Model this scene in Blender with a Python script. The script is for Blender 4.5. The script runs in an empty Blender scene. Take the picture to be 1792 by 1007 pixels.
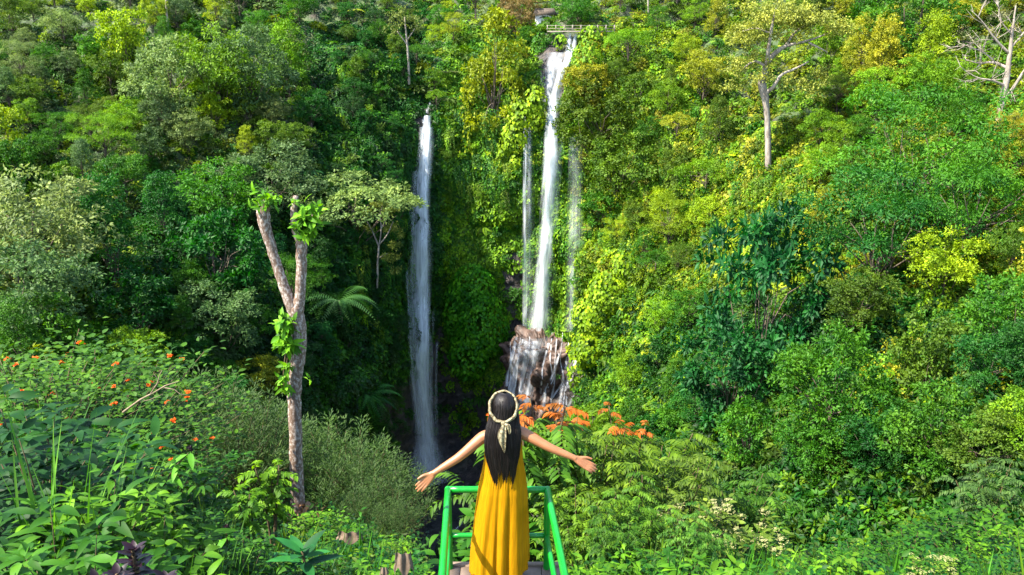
import bpy, math, random
import numpy as np
from mathutils import Vector, Matrix
from mathutils.bvhtree import BVHTree

# ---------------------------------------------------------------- camera, sky, sun, exposure
sc = bpy.context.scene
col = sc.collection
PW, PH, FPX = 1792.0, 1007.0, 1500.0          # photograph size and focal length in its pixels
PITCH = math.radians(16.45)
cd = bpy.data.cameras.new('camera'); cam = bpy.data.objects.new('camera', cd); col.objects.link(cam)
cd.sensor_width = 36.0; cd.lens = 36.0 * FPX / PW; cd.clip_start = 0.05; cd.clip_end = 3000
cam.location = (0, 0, 0); cam.rotation_euler = (math.radians(90) - PITCH, 0, 0)
sc.camera = cam
SUN = Vector((-0.56, -0.22, 0.80)).normalized()
w = bpy.data.worlds.new('World'); sc.world = w; w.use_nodes = True
wn = w.node_tree; bg = wn.nodes['Background']
sky = wn.nodes.new('ShaderNodeTexSky'); sky.sky_type = 'NISHITA'; sky.sun_disc = False
sky.sun_elevation = math.asin(SUN.z); sky.sun_rotation = math.atan2(SUN.x, SUN.y)
wn.links.new(sky.outputs[0], bg.inputs[0]); bg.inputs[1].default_value = 0.15
sd = bpy.data.lights.new('sun', 'SUN'); sd.energy = 4.6; sd.angle = math.radians(0.5); sd.color = (1, 0.93, 0.80)
so = bpy.data.objects.new('sun', sd); col.objects.link(so)
so.rotation_euler = (-SUN).to_track_quat('-Z', 'Y').to_euler()
sc.view_settings.view_transform = 'Standard'; sc.view_settings.look = 'None'
sc.view_settings.exposure = 1.98; sc.view_settings.gamma = 1.0
sc.render.engine = 'CYCLES'
sc.cycles.max_bounces = 6; sc.cycles.diffuse_bounces = 3; sc.cycles.transmission_bounces = 4
sc.cycles.transparent_max_bounces = 24; sc.cycles.sample_clamp_indirect = 6

RS = np.random.RandomState(11)
random.seed(5)

# ---------------------------------------------------------------- helpers
def nrm(v):
    v = np.asarray(v, float)
    return v / np.maximum(np.linalg.norm(v, axis=-1, keepdims=True), 1e-9)

def hsh(i, j, k):
    h = np.sin(i * 127.1 + j * 311.7 + k * 74.7) * 43758.5453
    return h - np.floor(h)

def vnoise(p):
    p = np.asarray(p, float); f = np.floor(p); t = p - f; t = t * t * (3 - 2 * t)
    r = 0
    for a in (0, 1):
        for b in (0, 1):
            for c in (0, 1):
                ww = (t[:, 0] if a else 1 - t[:, 0]) * (t[:, 1] if b else 1 - t[:, 1]) * (t[:, 2] if c else 1 - t[:, 2])
                r = r + ww * hsh(f[:, 0] + a, f[:, 1] + b, f[:, 2] + c)
    return r * 2 - 1

def fbm(p, o=4):
    r = 0; a = 1.0; p = np.asarray(p, float)
    for _ in range(o):
        r = r + a * vnoise(p); p = p * 2.03 + 17.3; a *= 0.5
    return r

def make_mesh(name, V, F, lv=None, smooth=False, uv=None):
    V = np.asarray(V, np.float32); F = np.asarray(F, np.int32)
    n = F.shape[1]
    me = bpy.data.meshes.new(name)
    me.vertices.add(len(V)); me.vertices.foreach_set('co', V.ravel())
    me.loops.add(F.size); me.loops.foreach_set('vertex_index', F.ravel())
    me.polygons.add(len(F))
    me.polygons.foreach_set('loop_start', np.arange(0, F.size, n, dtype=np.int32))
    me.polygons.foreach_set('loop_total', np.full(len(F), n, np.int32))
    if smooth: me.polygons.foreach_set('use_smooth', np.ones(len(F), bool))
    if lv is not None:
        a = me.attributes.new('lv', 'FLOAT', 'FACE'); a.data.foreach_set('value', np.asarray(lv, np.float32))
    if uv is not None:
        u = me.uv_layers.new(name='UVMap'); u.data.foreach_set('uv', np.asarray(uv, np.float32)[F.ravel()].ravel())
    me.update(); me.validate()
    return me

class MB:
    """collects triangles of one mesh"""
    def __init__(s): s.V = []; s.F = []; s.L = []; s.U = []; s.n = 0
    def add(s, V, F, lv=0.5, uv=None):
        V = np.asarray(V, float); F = np.asarray(F, int)
        s.V.append(V); s.F.append(F + s.n); s.n += len(V)
        s.L.append(np.full(len(F), lv) if np.isscalar(lv) else np.asarray(lv))
        s.U.append(np.zeros((len(V), 2)) if uv is None else np.asarray(uv))
    def mesh(s, name, smooth=False):
        return make_mesh(name, np.vstack(s.V), np.vstack(s.F), np.concatenate(s.L), smooth, np.vstack(s.U))

def grid_tris(nr, nc, closed=False):
    r, c = np.meshgrid(np.arange(nr - 1), np.arange(nc if closed else nc - 1), indexing='ij')
    r = r.ravel(); c = c.ravel(); c2 = (c + 1) % nc
    a = r * nc + c; b = r * nc + c2; d = (r + 1) * nc + c; e = (r + 1) * nc + c2
    return np.vstack([np.stack([a, b, e], 1), np.stack([a, e, d], 1)])

def tube(mb, pts, rad, seg=7, lv=0.5, cap=True, squash=None):
    pts = np.asarray(pts, float); n = len(pts); rad = np.broadcast_to(np.asarray(rad, float), (n,))
    t = nrm(np.gradient(pts, axis=0))
    ref = np.array([0, 0, 1.0]) if abs(t[0][2]) < 0.9 else np.array([1.0, 0, 0])
    V = []; prev = ref
    for i in range(n):
        b = nrm(np.cross(t[i], prev)); 
        if np.linalg.norm(np.cross(t[i], prev)) < 1e-6: b = np.array([1.0, 0, 0])
        nn = np.cross(b, t[i]); prev = nn
        an = np.linspace(0, 2 * np.pi, seg, endpoint=False)
        sq = 1.0 if squash is None else squash
        V.append(pts[i] + rad[i] * (np.outer(np.cos(an), nn) + sq * np.outer(np.sin(an), b)))
    V = np.vstack(V); F = grid_tris(n, seg, True)
    uv = np.stack([np.tile(np.arange(seg) / seg, n), np.repeat(np.arange(n) / max(1, n - 1), seg)], 1)
    if cap:
        V = np.vstack([V, pts[0:1] - t[0] * rad[0] * .35, pts[-1:] + t[-1] * rad[-1] * .35]); a = n * seg
        uv = np.vstack([uv, [[0, 0], [0, 1]]])
        i = np.arange(seg); j = (i + 1) % seg
        F = np.vstack([F, np.stack([j, i, np.full(seg, a)], 1), np.stack([(n - 1) * seg + i, (n - 1) * seg + j, np.full(seg, a + 1)], 1)])
    mb.add(V, F, lv, uv)

def leaves(mb, P, T, N, L, W, lv, segs=2, droop=0.15, fold=0.25, wide=0.45):
    """many leaves: base P, direction T, face normal N, length, width"""
    P = np.asarray(P, float); n = len(P); T = nrm(T); N = np.asarray(N, float)
    N = nrm(N - T * np.sum(N * T, 1, keepdims=True)); B = np.cross(T, N)
    L = np.broadcast_to(np.asarray(L, float), (n,))[:, None]; W = np.broadcast_to(np.asarray(W, float), (n,))[:, None]
    if segs == 2:   # folded rhombus
        mid = P + T * L * wide
        v = np.stack([P, mid + B * W / 2 + N * W * fold * .5, P + T * L - N * L * droop, mid - B * W / 2 + N * W * fold * .5], 1)
        V = v.reshape(-1, 3); i = np.arange(n) * 4
        F = np.vstack([np.stack([i, i + 1, i + 2], 1), np.stack([i, i + 2, i + 3], 1)])
        mb.add(V, F, np.concatenate([lv, lv]) if not np.isscalar(lv) else lv)
        return
    vs = []
    for k in range(segs + 1):
        t = k / segs; ww = W / 2 * (max(0.0, math.sin(math.pi * min(1, t ** (0.8))) ** 0.75) if 0 < t < 1 else 0.02)
        c = P + T * L * t * (1 - .15 * droop * t) - N * L * droop * t * t
        up = N * ww * fold
        vs += [c + B * ww + up, c, c - B * ww + up]
    V = np.stack(vs, 1).reshape(-1, 3); m = 3 * (segs + 1)
    base = np.arange(n)[:, None] * m
    f = []
    for k in range(segs):
        a = 3 * k; b = a + 3
        f += [[a, b, b + 1], [a, b + 1, a + 1], [a + 1, b + 1, b + 2], [a + 1, b + 2, a + 2]]
    f = np.array(f); F = (base[:, :, None] + f[None]).reshape(-1, 3)
    lvv = np.repeat(lv, len(f)) if not np.isscalar(lv) else lv
    mb.add(V, F, lvv)

def rdir(n, rs):
    return nrm(rs.normal(size=(n, 3)))

def link(name, data, mat=None, parent=None):
    o = bpy.data.objects.new(name, data); col.objects.link(o)
    if mat is not None and data is not None and not data.materials: data.materials.append(mat)
    if parent is not None: o.parent = parent
    return o
def empty(name, loc=(0, 0, 0), rz=0, s=1.0):
    o = bpy.data.objects.new(name, None); col.objects.link(o); o.location = loc; o.rotation_euler = (0, 0, rz)
    o.scale = (s, s, s) if np.isscalar(s) else s; o.empty_display_size = .3
    return o
def tag(o, label=None, cat=None, group=None, kind=None):
    if label: o['label'] = label
    if cat: o['category'] = cat
    if group: o['group'] = group
    if kind: o['kind'] = kind
    return o

# pixel of the photograph -> direction
def ray(px, py):
    a = (px - PW / 2) / FPX; b = (PH / 2 - py) / FPX
    return Vector((a, math.cos(PITCH) + b * math.sin(PITCH), -math.sin(PITCH) + b * math.cos(PITCH)))
def at(px, py, Y):
    d = ray(px, py); return d * (Y / d.y)
def pix(p):
    d = p[1] * math.cos(PITCH) - p[2] * math.sin(PITCH); u = p[1] * math.sin(PITCH) + p[2] * math.cos(PITCH)
    return PW / 2 + FPX * p[0] / d, PH / 2 - FPX * u / d

# ---------------------------------------------------------------- materials
def newmat(name):
    m = bpy.data.materials.new(name); m.use_nodes = True
    nt = m.node_tree; b = nt.nodes['Principled BSDF']; return m, nt, b, nt.nodes['Material Output']
def N_(nt, t, **k):
    n = nt.nodes.new(t)
    for a, v in k.items(): setattr(n, a, v)
    return n
def ramp(nt, fac, stops):
    r = nt.nodes.new('ShaderNodeValToRGB'); nt.links.new(fac, r.inputs[0])
    e = r.color_ramp.elements
    while len(e) < len(stops): e.new(0.5)
    for x, (p, c) in zip(e, stops): x.position = p; x.color = (*c, 1) if len(c) == 3 else c
    return r.outputs[0]

def leafmat(name, source, fixed=None, trans=0.3, rough=0.55, spec=0.2, var=0.55, patch=.45):
    m, nt, b, out = newmat(name); lk = nt.links.new
    if source == 'OBJECT': c = N_(nt, 'ShaderNodeObjectInfo').outputs['Color']
    elif source == 'INSTANCER':
        an = N_(nt, 'ShaderNodeAttribute', attribute_type='INSTANCER', attribute_name='tint'); c = an.outputs['Color']
    else:
        rg = N_(nt, 'ShaderNodeRGB'); rg.outputs[0].default_value = (*fixed, 1); c = rg.outputs[0]
    at_ = N_(nt, 'ShaderNodeAttribute', attribute_name='lv')
    # patches of younger and older foliage
    tcx = N_(nt, 'ShaderNodeTexCoord'); nz_ = N_(nt, 'ShaderNodeTexNoise'); nz_.inputs['Scale'].default_value = patch; nz_.inputs['Detail'].default_value = 2; lk(tcx.outputs['Object'], nz_.inputs['Vector'])
    h0 = N_(nt, 'ShaderNodeHueSaturation'); lk(c, h0.inputs['Color'])
    q1 = N_(nt, 'ShaderNodeMapRange'); lk(nz_.outputs[0], q1.inputs[0]); q1.inputs[1].default_value = .3; q1.inputs[2].default_value = .7; q1.inputs[3].default_value = .515; q1.inputs[4].default_value = .485; lk(q1.outputs[0], h0.inputs['Hue'])
    q2 = N_(nt, 'ShaderNodeMapRange'); lk(nz_.outputs[0], q2.inputs[0]); q2.inputs[1].default_value = .3; q2.inputs[2].default_value = .7; q2.inputs[3].default_value = .65; q2.inputs[4].default_value = 1.35; lk(q2.outputs[0], h0.inputs['Value']); c = h0.outputs[0]
    hs = N_(nt, 'ShaderNodeHueSaturation'); lk(c, hs.inputs['Color'])
    mr = N_(nt, 'ShaderNodeMapRange'); lk(at_.outputs['Fac'], mr.inputs[0]); mr.inputs[3].default_value = 0.510; mr.inputs[4].default_value = 0.488
    lk(mr.outputs[0], hs.inputs['Hue'])
    mv = N_(nt, 'ShaderNodeMapRange'); lk(at_.outputs['Fac'], mv.inputs[0]); mv.inputs[3].default_value = 1 - var; mv.inputs[4].default_value = 1 + var
    lk(mv.outputs[0], hs.inputs['Value'])
    lk(hs.outputs[0], b.inputs['Base Color']); b.inputs['Roughness'].default_value = rough
    b.inputs['Specular IOR Level'].default_value = spec
    tr = N_(nt, 'ShaderNodeBsdfTranslucent')
    h2 = N_(nt, 'ShaderNodeHueSaturation'); h2.inputs['Hue'].default_value = 0.496; h2.inputs['Value'].default_value = 1.5; h2.inputs['Saturation'].default_value = 1.1
    lk(hs.outputs[0], h2.inputs['Color']); lk(h2.outputs[0], tr.inputs[0])
    mx = N_(nt, 'ShaderNodeMixShader'); mx.inputs[0].default_value = trans
    lk(b.outputs[0], mx.inputs[1]); lk(tr.outputs[0], mx.inputs[2]); lk(mx.outputs[0], out.inputs[0])
    return m

def noisemat(name, stops, scale=4, rough=0.8, bump=0.3, detail=6, coord='Object', stretch=(1, 1, 1), spec=0.3, bscale=None):
    m, nt, b, out = newmat(name); lk = nt.links.new
    tc = N_(nt, 'ShaderNodeTexCoord'); mp = N_(nt, 'ShaderNodeMapping'); lk(tc.outputs[coord], mp.inputs[0]); mp.inputs['Scale'].default_value = stretch
    no = N_(nt, 'ShaderNodeTexNoise'); lk(mp.outputs[0], no.inputs['Vector']); no.inputs['Scale'].default_value = scale; no.inputs['Detail'].default_value = detail
    no.inputs['Roughness'].default_value = 0.65
    lk(ramp(nt, no.outputs[0], stops), b.inputs['Base Color'])
    b.inputs['Roughness'].default_value = rough; b.inputs['Specular IOR Level'].default_value = spec
    if bump:
        n2 = N_(nt, 'ShaderNodeTexNoise'); lk(mp.outputs[0], n2.inputs['Vector']); n2.inputs['Scale'].default_value = bscale or scale * 4; n2.inputs['Detail'].default_value = 6
        bu = N_(nt, 'ShaderNodeBump'); bu.inputs['Strength'].default_value = bump; lk(n2.outputs[0], bu.inputs['Height']); lk(bu.outputs[0], b.inputs['Normal'])
    return m

M = {}
M['crown'] = leafmat('crown_leaves', 'OBJECT')
M['stuff'] = leafmat('undergrowth_leaves', 'INSTANCER')
M['plant'] = leafmat('plant_leaves', 'OBJECT', patch=3.0, trans=0.32, rough=0.55, spec=0.16, var=0.6)
M['orange'] = leafmat('orange_petals', 'FIXED', (0.75, 0.13, 0.01), var=0.3)
M['red'] = leafmat('red_young_leaves', 'FIXED', (0.34, 0.085, 0.008), var=0.7)
M['cream'] = leafmat('cream_blossom', 'FIXED', (0.38, 0.38, 0.16), var=0.5)
M['purple'] = leafmat('purple_leaves', 'FIXED', (0.012, 0.0035, 0.007), trans=0.05, rough=0.4, spec=0.25)
M['dryleaf'] = leafmat('dry_leaves', 'FIXED', (0.20, 0.12, 0.06), trans=0.15)
M['bark'] = noisemat('bark', [(0.3, (0.05, 0.036, 0.025)), (0.7, (0.14, 0.11, 0.08))], 3, 0.9, 0.5, stretch=(1, 1, .3))
M['palebark'] = noisemat('pale_bark', [(0.3, (0.12, 0.095, 0.07)), (0.5, (0.25, 0.21, 0.17)), (0.7, (0.38, 0.34, 0.28))], 2.2, 0.9, 0.5, stretch=(1, 1, .4))
M['lichen'] = noisemat('lichen_bark', [(0.38, (0.12, 0.075, 0.05)), (0.5, (0.17, 0.12, 0.09)), (0.60, (0.36, 0.31, 0.27))], 17, 0.95, 1.0, stretch=(1, 1, .7), bscale=26)
M['stem'] = noisemat('stem_bark', [(0.3, (0.05, 0.035, 0.018)), (0.7, (0.12, 0.085, 0.04))], 10, 0.85, 0.2)
M['dry'] = noisemat('dry_wood', [(0.3, (0.13, 0.095, 0.055)), (0.7, (0.26, 0.20, 0.13))], 12, 0.9, 0.3)
M['wetrock'] = noisemat('wet_rock', [(0.32, (0.02, 0.013, 0.01)), (0.5, (0.075, 0.046, 0.034)), (0.7, (0.16, 0.105, 0.08))], .9, 0.6, 1.0, stretch=(1, 1, .6), bscale=2.6, spec=.35)
M['mossrock'] = noisemat('mossy_rock', [(0.35, (0.06, 0.055, 0.05)), (0.5, (0.03, 0.09, 0.015)), (0.7, (0.05, 0.16, 0.02))], .9, 0.8, .6)

def terrain_mat():
    m, nt, b, out = newmat('forest_floor'); lk = nt.links.new
    tc = N_(nt, 'ShaderNodeTexCoord')
    n1 = N_(nt, 'ShaderNodeTexNoise'); n1.inputs['Scale'].default_value = .35; n1.inputs['Detail'].default_value = 8; lk(tc.outputs['Object'], n1.inputs['Vector'])
    veg = ramp(nt, n1.outputs[0], [(0.3, (0.035, 0.028, 0.015)), (0.48, (0.03, 0.055, 0.012)), (0.68, (0.07, 0.11, 0.02))])
    mp = N_(nt, 'ShaderNodeMapping'); mp.inputs['Scale'].default_value = (1, 1, 1.8); lk(tc.outputs['Object'], mp.inputs[0])
    n2 = N_(nt, 'ShaderNodeTexNoise'); n2.inputs['Scale'].default_value = .5; n2.inputs['Detail'].default_value = 9; lk(mp.outputs[0], n2.inputs['Vector'])
    rock = ramp(nt, n2.outputs[0], [(0.35, (0.014, 0.012, 0.012)), (0.55, (0.045, 0.036, 0.033)), (0.72, (0.10, 0.075, 0.06))])
    at_ = N_(nt, 'ShaderNodeAttribute', attribute_name='rock')
    mx = N_(nt, 'ShaderNodeMix', data_type='RGBA'); lk(at_.outputs['Fac'], mx.inputs[0]); lk(veg, mx.inputs[6]); lk(rock, mx.inputs[7])
    lk(mx.outputs[2], b.inputs['Base Color']); b.inputs['Roughness'].default_value = .75
    n3 = N_(nt, 'ShaderNodeTexNoise'); n3.inputs['Scale'].default_value = 1.6; n3.inputs['Detail'].default_value = 8; lk(tc.outputs['Object'], n3.inputs['Vector'])
    bu = N_(nt, 'ShaderNodeBump'); bu.inputs['Distance'].default_value = .8; bu.inputs['Strength'].default_value = .8; lk(n3.outputs[0], bu.inputs['Height']); lk(bu.outputs[0], b.inputs['Normal'])
    return m
M['terrain'] = terrain_mat()

# ---------------------------------------------------------------- terrain: the gorge
def g(py):
    d = ray(PW / 2, py); return d.z / d.y
FLOOR = -82.0
# nominal column -> (distance, pixel row) of successive lines: near ground, shoulder, brink, gorge floor, foot, middle, rim, upper slope; z given directly as ('z', v)
Z = lambda v: ('z', v)
colsd = [
 (-1200, [(12, Z(-7)), (20, Z(-12)), (34, Z(-20)), (50, Z(-30)), (62, Z(-28)), (80, Z(-14)), (105, Z(4)), (140, Z(20)), (300, Z(75))]),
 (0,     [(7, Z(-5.0)), (12, 925), (25, 760), (50, Z(-34)), (75, 610), (105, 340), (135, 150), (165, 20), (300, Z(62))]),
 (300,   [(7, Z(-5.0)), (14, 965), (32, 830), (60, Z(-48)), (85, 650), (118, 370), (145, 170), (172, 25), (300, Z(56))]),
 (560,   [(7, Z(-5.2)), (14, 990), (34, 890), (75, Z(-62)), (108, 650), (130, 390), (150, 190), (175, 40), (300, Z(50))]),
 (665,   [(7, Z(-5.4)), (13, 1010), (34, 930), (80, Z(-74)), (126, 770), (138, 430), (150, 205), (178, 50), (300, Z(46))]),
 (712,   [(7, Z(-5.7)), (12, 1040), (32, 1010), (85, Z(-81)), (140, 835), (147, 480), (156, 215), (178, 70), (300, Z(45))]),
 (745,   [(7, Z(-5.9)), (11, Z(-9)), (30, Z(-25)), (85, FLOOR), (153, Z(-81.8)), (156, 500), (159, 222), (182, 120), (300, Z(45))]),
 (800,   [(7, Z(-6.0)), (10, Z(-8.6)), (30, Z(-26)), (85, FLOOR), (157, Z(-81)), (159, 480), (163, 205), (178, 80), (300, Z(45))]),
 (880,   [(7, Z(-6.0)), (10, Z(-8.6)), (30, Z(-26)), (85, FLOOR), (150, 745), (157, 500), (161, 190), (175, 70), (300, Z(42))]),
 (945,   [(7, Z(-5.9)), (10, Z(-8.4)), (30, Z(-24)), (82, Z(-80)), (150, 720), (155, 540), (158, 120), (166, 62), (300, Z(40))]),
 (1030,  [(7, Z(-5.6)), (12, 1020), (32, 960), (75, Z(-72)), (137, 670), (149, 450), (156, 130), (168, 50), (300, Z(42))]),
 (1130,  [(7, Z(-5.4)), (12, 1010), (34, 945), (65, Z(-58)), (114, 690), (136, 450), (151, 160), (170, 30), (300, Z(46))]),
 (1300,  [(7, Z(-5.3)), (13, 1030), (30, 985), (55, Z(-44)), (88, 710), (118, 440), (140, 205), (165, 30), (300, Z(52))]),
 (1500,  [(7, Z(-5.3)), (13, 1035), (28, 985), (48, Z(-36)), (68, 730), (95, 460), (122, 210), (150, 25), (300, Z(58))]),
 (1792,  [(7, Z(-5.3)), (13, 1010), (26, 950), (40, Z(-28)), (55, 735), (80, 460), (108, 205), (135, 15), (280, Z(62))]),
 (2900,  [(7, Z(-4.0)), (12, Z(-7)), (22, Z(-13)), (36, Z(-20)), (45, Z(-18)), (65, Z(-5)), (90, Z(10)), (120, Z(24)), (250, Z(70))]),
]
S0 = np.array([((c - PW / 2) / FPX) / math.cos(PITCH) for c, _ in colsd])
ctrl = []
for c, pr in colsd:
    r = [(-14, -0.5), (1.5, -4.6)]
    for Y, v in pr:
        r.append((Y, v[1] if isinstance(v, tuple) else (v if v < 0 else Y * g(v))))
    ctrl.append(r)
ctrl = np.array(ctrl, float)                         # columns x rows x (Y, z)
NC = 460; segs = [4, 10, 14, 34, 46, 54, 64, 64, 40, 40]
sq = np.concatenate([np.linspace(S0[0], -0.66, 60, endpoint=False), np.linspace(-0.66, 0.66, NC - 120, endpoint=False), np.linspace(0.66, S0[-1], 60)])
rowp = np.concatenate([np.linspace(k, k + 1, n, endpoint=False) for k, n in enumerate(segs)] + [[len(segs)]])
def smooth1(a, n, it):
    for _ in range(it):
        p = np.concatenate([a[:1]] * n + [a] + [a[-1:]] * n); a = sum(p[i:i + len(a)] for i in range(2 * n + 1)) / (2 * n + 1)
    return a
YZ = np.zeros((len(rowp), NC, 2))
for q in range(2):
    A = np.stack([np.interp(sq, S0, ctrl[:, k, q]) for k in range(ctrl.shape[1])])      # rows x NC
    A = smooth1(A.T, 3, 2).T
    B = np.stack([np.interp(rowp, np.arange(A.shape[0]), A[:, j]) for j in range(NC)], 1)
    YZ[:, :, q] = smooth1(B, 4, 2)
Yg, Zg = YZ[:, :, 0], YZ[:, :, 1]
Xg = sq[None, :] * np.maximum(Yg, 9.0)
TV = np.stack([Xg, Yg, Zg], 2).reshape(-1, 3)
Gu = np.gradient(TV.reshape(len(rowp), NC, 3), axis=0); Gv = np.gradient(TV.reshape(len(rowp), NC, 3), axis=1)
TN = nrm(np.cross(Gv, Gu)).reshape(-1, 3); TN[TN[:, 1] > 0.2] *= 1
TN *= np.sign(np.sum(TN * np.array([0, -.4, 1.0]), 1))[:, None]
amp = np.clip((TV[:, 1] - 12) / 60, 0.02, 1)
flat = np.clip((TV[:, 2] - FLOOR) / 14, 0, 1)
TV = TV + TN * (amp * (.15 + .85 * flat) * (2.6 * fbm(TV / 13.0, 4) + .8 * fbm(TV / 3.0 + 9, 3)))[:, None]
TF = grid_tris(len(rowp), NC)
tm = make_mesh('terrain', TV, TF, smooth=True)
# bare wet rock round the pool and behind the falls
def blob(px, py, rx, ry): return (px, py, rx, ry)
ROCK = [blob(700, 760, 60, 110), blob(780, 745, 45, 130), blob(770, 640, 28, 80), blob(850, 740, 60, 80), blob(900, 585, 25, 40), blob(900, 490, 24, 60), blob(740, 210, 20, 40), blob(968, 130, 30, 90), blob(820, 900, 140, 110), blob(1330, 370, 40, 40), blob(960, 660, 75, 95)]
dd = TV[:, 1] * math.cos(PITCH) - TV[:, 2] * math.sin(PITCH); dd = np.where(dd < 30, 1e9, dd)
tpx = PW / 2 + FPX * TV[:, 0] / dd; tpy = PH / 2 - FPX * (TV[:, 1] * math.sin(PITCH) + TV[:, 2] * math.cos(PITCH)) / dd
rk = np.zeros(len(TV))
for a, b_, c_, d_ in ROCK: rk = np.maximum(rk, np.clip(1.6 - np.hypot((tpx - a) / c_, (tpy - b_) / d_), 0, 1))
rk[dd > 1e8] = 0
ra = tm.attributes.new('rock', 'FLOAT', 'POINT'); ra.data.foreach_set('value', rk.astype(np.float32))
terrain = link('terrain', tm, M['terrain']); tag(terrain, 'steep jungle gorge ground around the two waterfalls', kind='structure')
BV = BVHTree.FromPolygons([tuple(v) for v in TV], [tuple(f) for f in TF.tolist()])
def hit(px, py):
    d = ray(px, py); l, n, i, t = BV.ray_cast(Vector((0, 0, 0)), d.normalized())
    if l is None: return None, None
    if n.dot(d) > 0: n = -n
    return l, n
def ground(x, y):
    l, n, i, t = BV.ray_cast(Vector((x, y, 200)), Vector((0, 0, -1)))
    return l.z if l else -6.0

# ---------------------------------------------------------------- water
def water_mat(name, su, sv, thick, gain=3.4, amax=1.0, base=(0.80, 0.84, 0.88)):
    m, nt, b, out = newmat(name); lk = nt.links.new
    uv = N_(nt, 'ShaderNodeUVMap', uv_map='UVMap'); sp = N_(nt, 'ShaderNodeSeparateXYZ'); lk(uv.outputs[0], sp.inputs[0])
    oi = N_(nt, 'ShaderNodeObjectInfo')
    mp = N_(nt, 'ShaderNodeMapping'); lk(uv.outputs[0], mp.inputs[0]); mp.inputs['Scale'].default_value = (su, sv, 1)
    cb = N_(nt, 'ShaderNodeCombineXYZ'); lk(oi.outputs['Random'], cb.inputs[0]); lk(oi.outputs['Random'], cb.inputs[1])
    vm = N_(nt, 'ShaderNodeVectorMath', operation='SCALE'); vm.inputs[3].default_value = 37.0; lk(cb.outputs[0], vm.inputs[0]); lk(vm.outputs[0], mp.inputs['Location'])
    no = N_(nt, 'ShaderNodeTexNoise'); lk(mp.outputs[0], no.inputs['Vector']); no.inputs['Scale'].default_value = 1; no.inputs['Detail'].default_value = 7; no.inputs['Roughness'].default_value = .62; no.inputs['Distortion'].default_value = .6
    # edge fade 1-(2u-1)^2
    e1 = N_(nt, 'ShaderNodeMath', operation='MULTIPLY_ADD'); lk(sp.outputs[0], e1.inputs[0]); e1.inputs[1].default_value = 2; e1.inputs[2].default_value = -1
    e2 = N_(nt, 'ShaderNodeMath', operation='POWER'); ab = N_(nt, 'ShaderNodeMath', operation='ABSOLUTE'); lk(e1.outputs[0], ab.inputs[0]); lk(ab.outputs[0], e2.inputs[0]); e2.inputs[1].default_value = 1.6
    e3 = N_(nt, 'ShaderNodeMath', operation='SUBTRACT'); e3.inputs[0].default_value = 1; lk(e2.outputs[0], e3.inputs[1])
    # alpha = clamp((noise + thick + .35*edge - .62) * 3.2) * edge
    a1 = N_(nt, 'ShaderNodeMath', operation='MULTIPLY_ADD'); lk(e3.outputs[0], a1.inputs[0]); a1.inputs[1].default_value = .3; lk(no.outputs[0], a1.inputs[2])
    a2 = N_(nt, 'ShaderNodeMath', operation='ADD'); lk(a1.outputs[0], a2.inputs[0]); a2.inputs[1].default_value = thick - .62
    a3 = N_(nt, 'ShaderNodeMath', operation='MULTIPLY'); lk(a2.outputs[0], a3.inputs[0]); a3.inputs[1].default_value = gain; a3.use_clamp = True
    a4 = N_(nt, 'ShaderNodeMath', operation='MULTIPLY'); a5 = N_(nt, 'ShaderNodeMath', operation='MULTIPLY'); lk(a3.outputs[0], a5.inputs[0]); a5.inputs[1].default_value = amax
    lk(a5.outputs[0], a4.inputs[0]); lk(e3.outputs[0], a4.inputs[1]); a4.use_clamp = True
    b.inputs['Base Color'].default_value = (*base, 1); b.inputs['Roughness'].default_value = .55; b.inputs['Specular IOR Level'].default_value = .2
    tl = N_(nt, 'ShaderNodeBsdfTranslucent'); tl.inputs[0].default_value = (*base, 1)
    m1 = N_(nt, 'ShaderNodeMixShader'); m1.inputs[0].default_value = .35; lk(b.outputs[0], m1.inputs[1]); lk(tl.outputs[0], m1.inputs[2])
    tr = N_(nt, 'ShaderNodeBsdfTransparent'); mx = N_(nt, 'ShaderNodeMixShader')
    lk(a4.outputs[0], mx.inputs[0]); lk(tr.outputs[0], mx.inputs[1]); lk(m1.outputs[0], mx.inputs[2]); lk(mx.outputs[0], out.inputs[0])
    bu = N_(nt, 'ShaderNodeBump'); bu.inputs['Strength'].default_value = .5; bu.inputs['Distance'].default_value = .3; lk(no.outputs[0], bu.inputs['Height']); lk(bu.outputs[0], b.inputs['Normal'])
    return m
M['water_thick'] = water_mat('falling_water_thick', 6, 5, .13, 2.8)
M['water_core'] = water_mat('falling_water_core', 3, 9, .16, 3.2, .95, (.86, .89, .92))
M['water_mid'] = water_mat('falling_water', 5, 5, .06, 2.6, .8)
M['water_thin'] = water_mat('falling_water_veil', 6, .8, .16, 1.4, .5)
M['water_trickle'] = water_mat('falling_water_trickle', 3, 9, .06, 3.0, .8)

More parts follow.
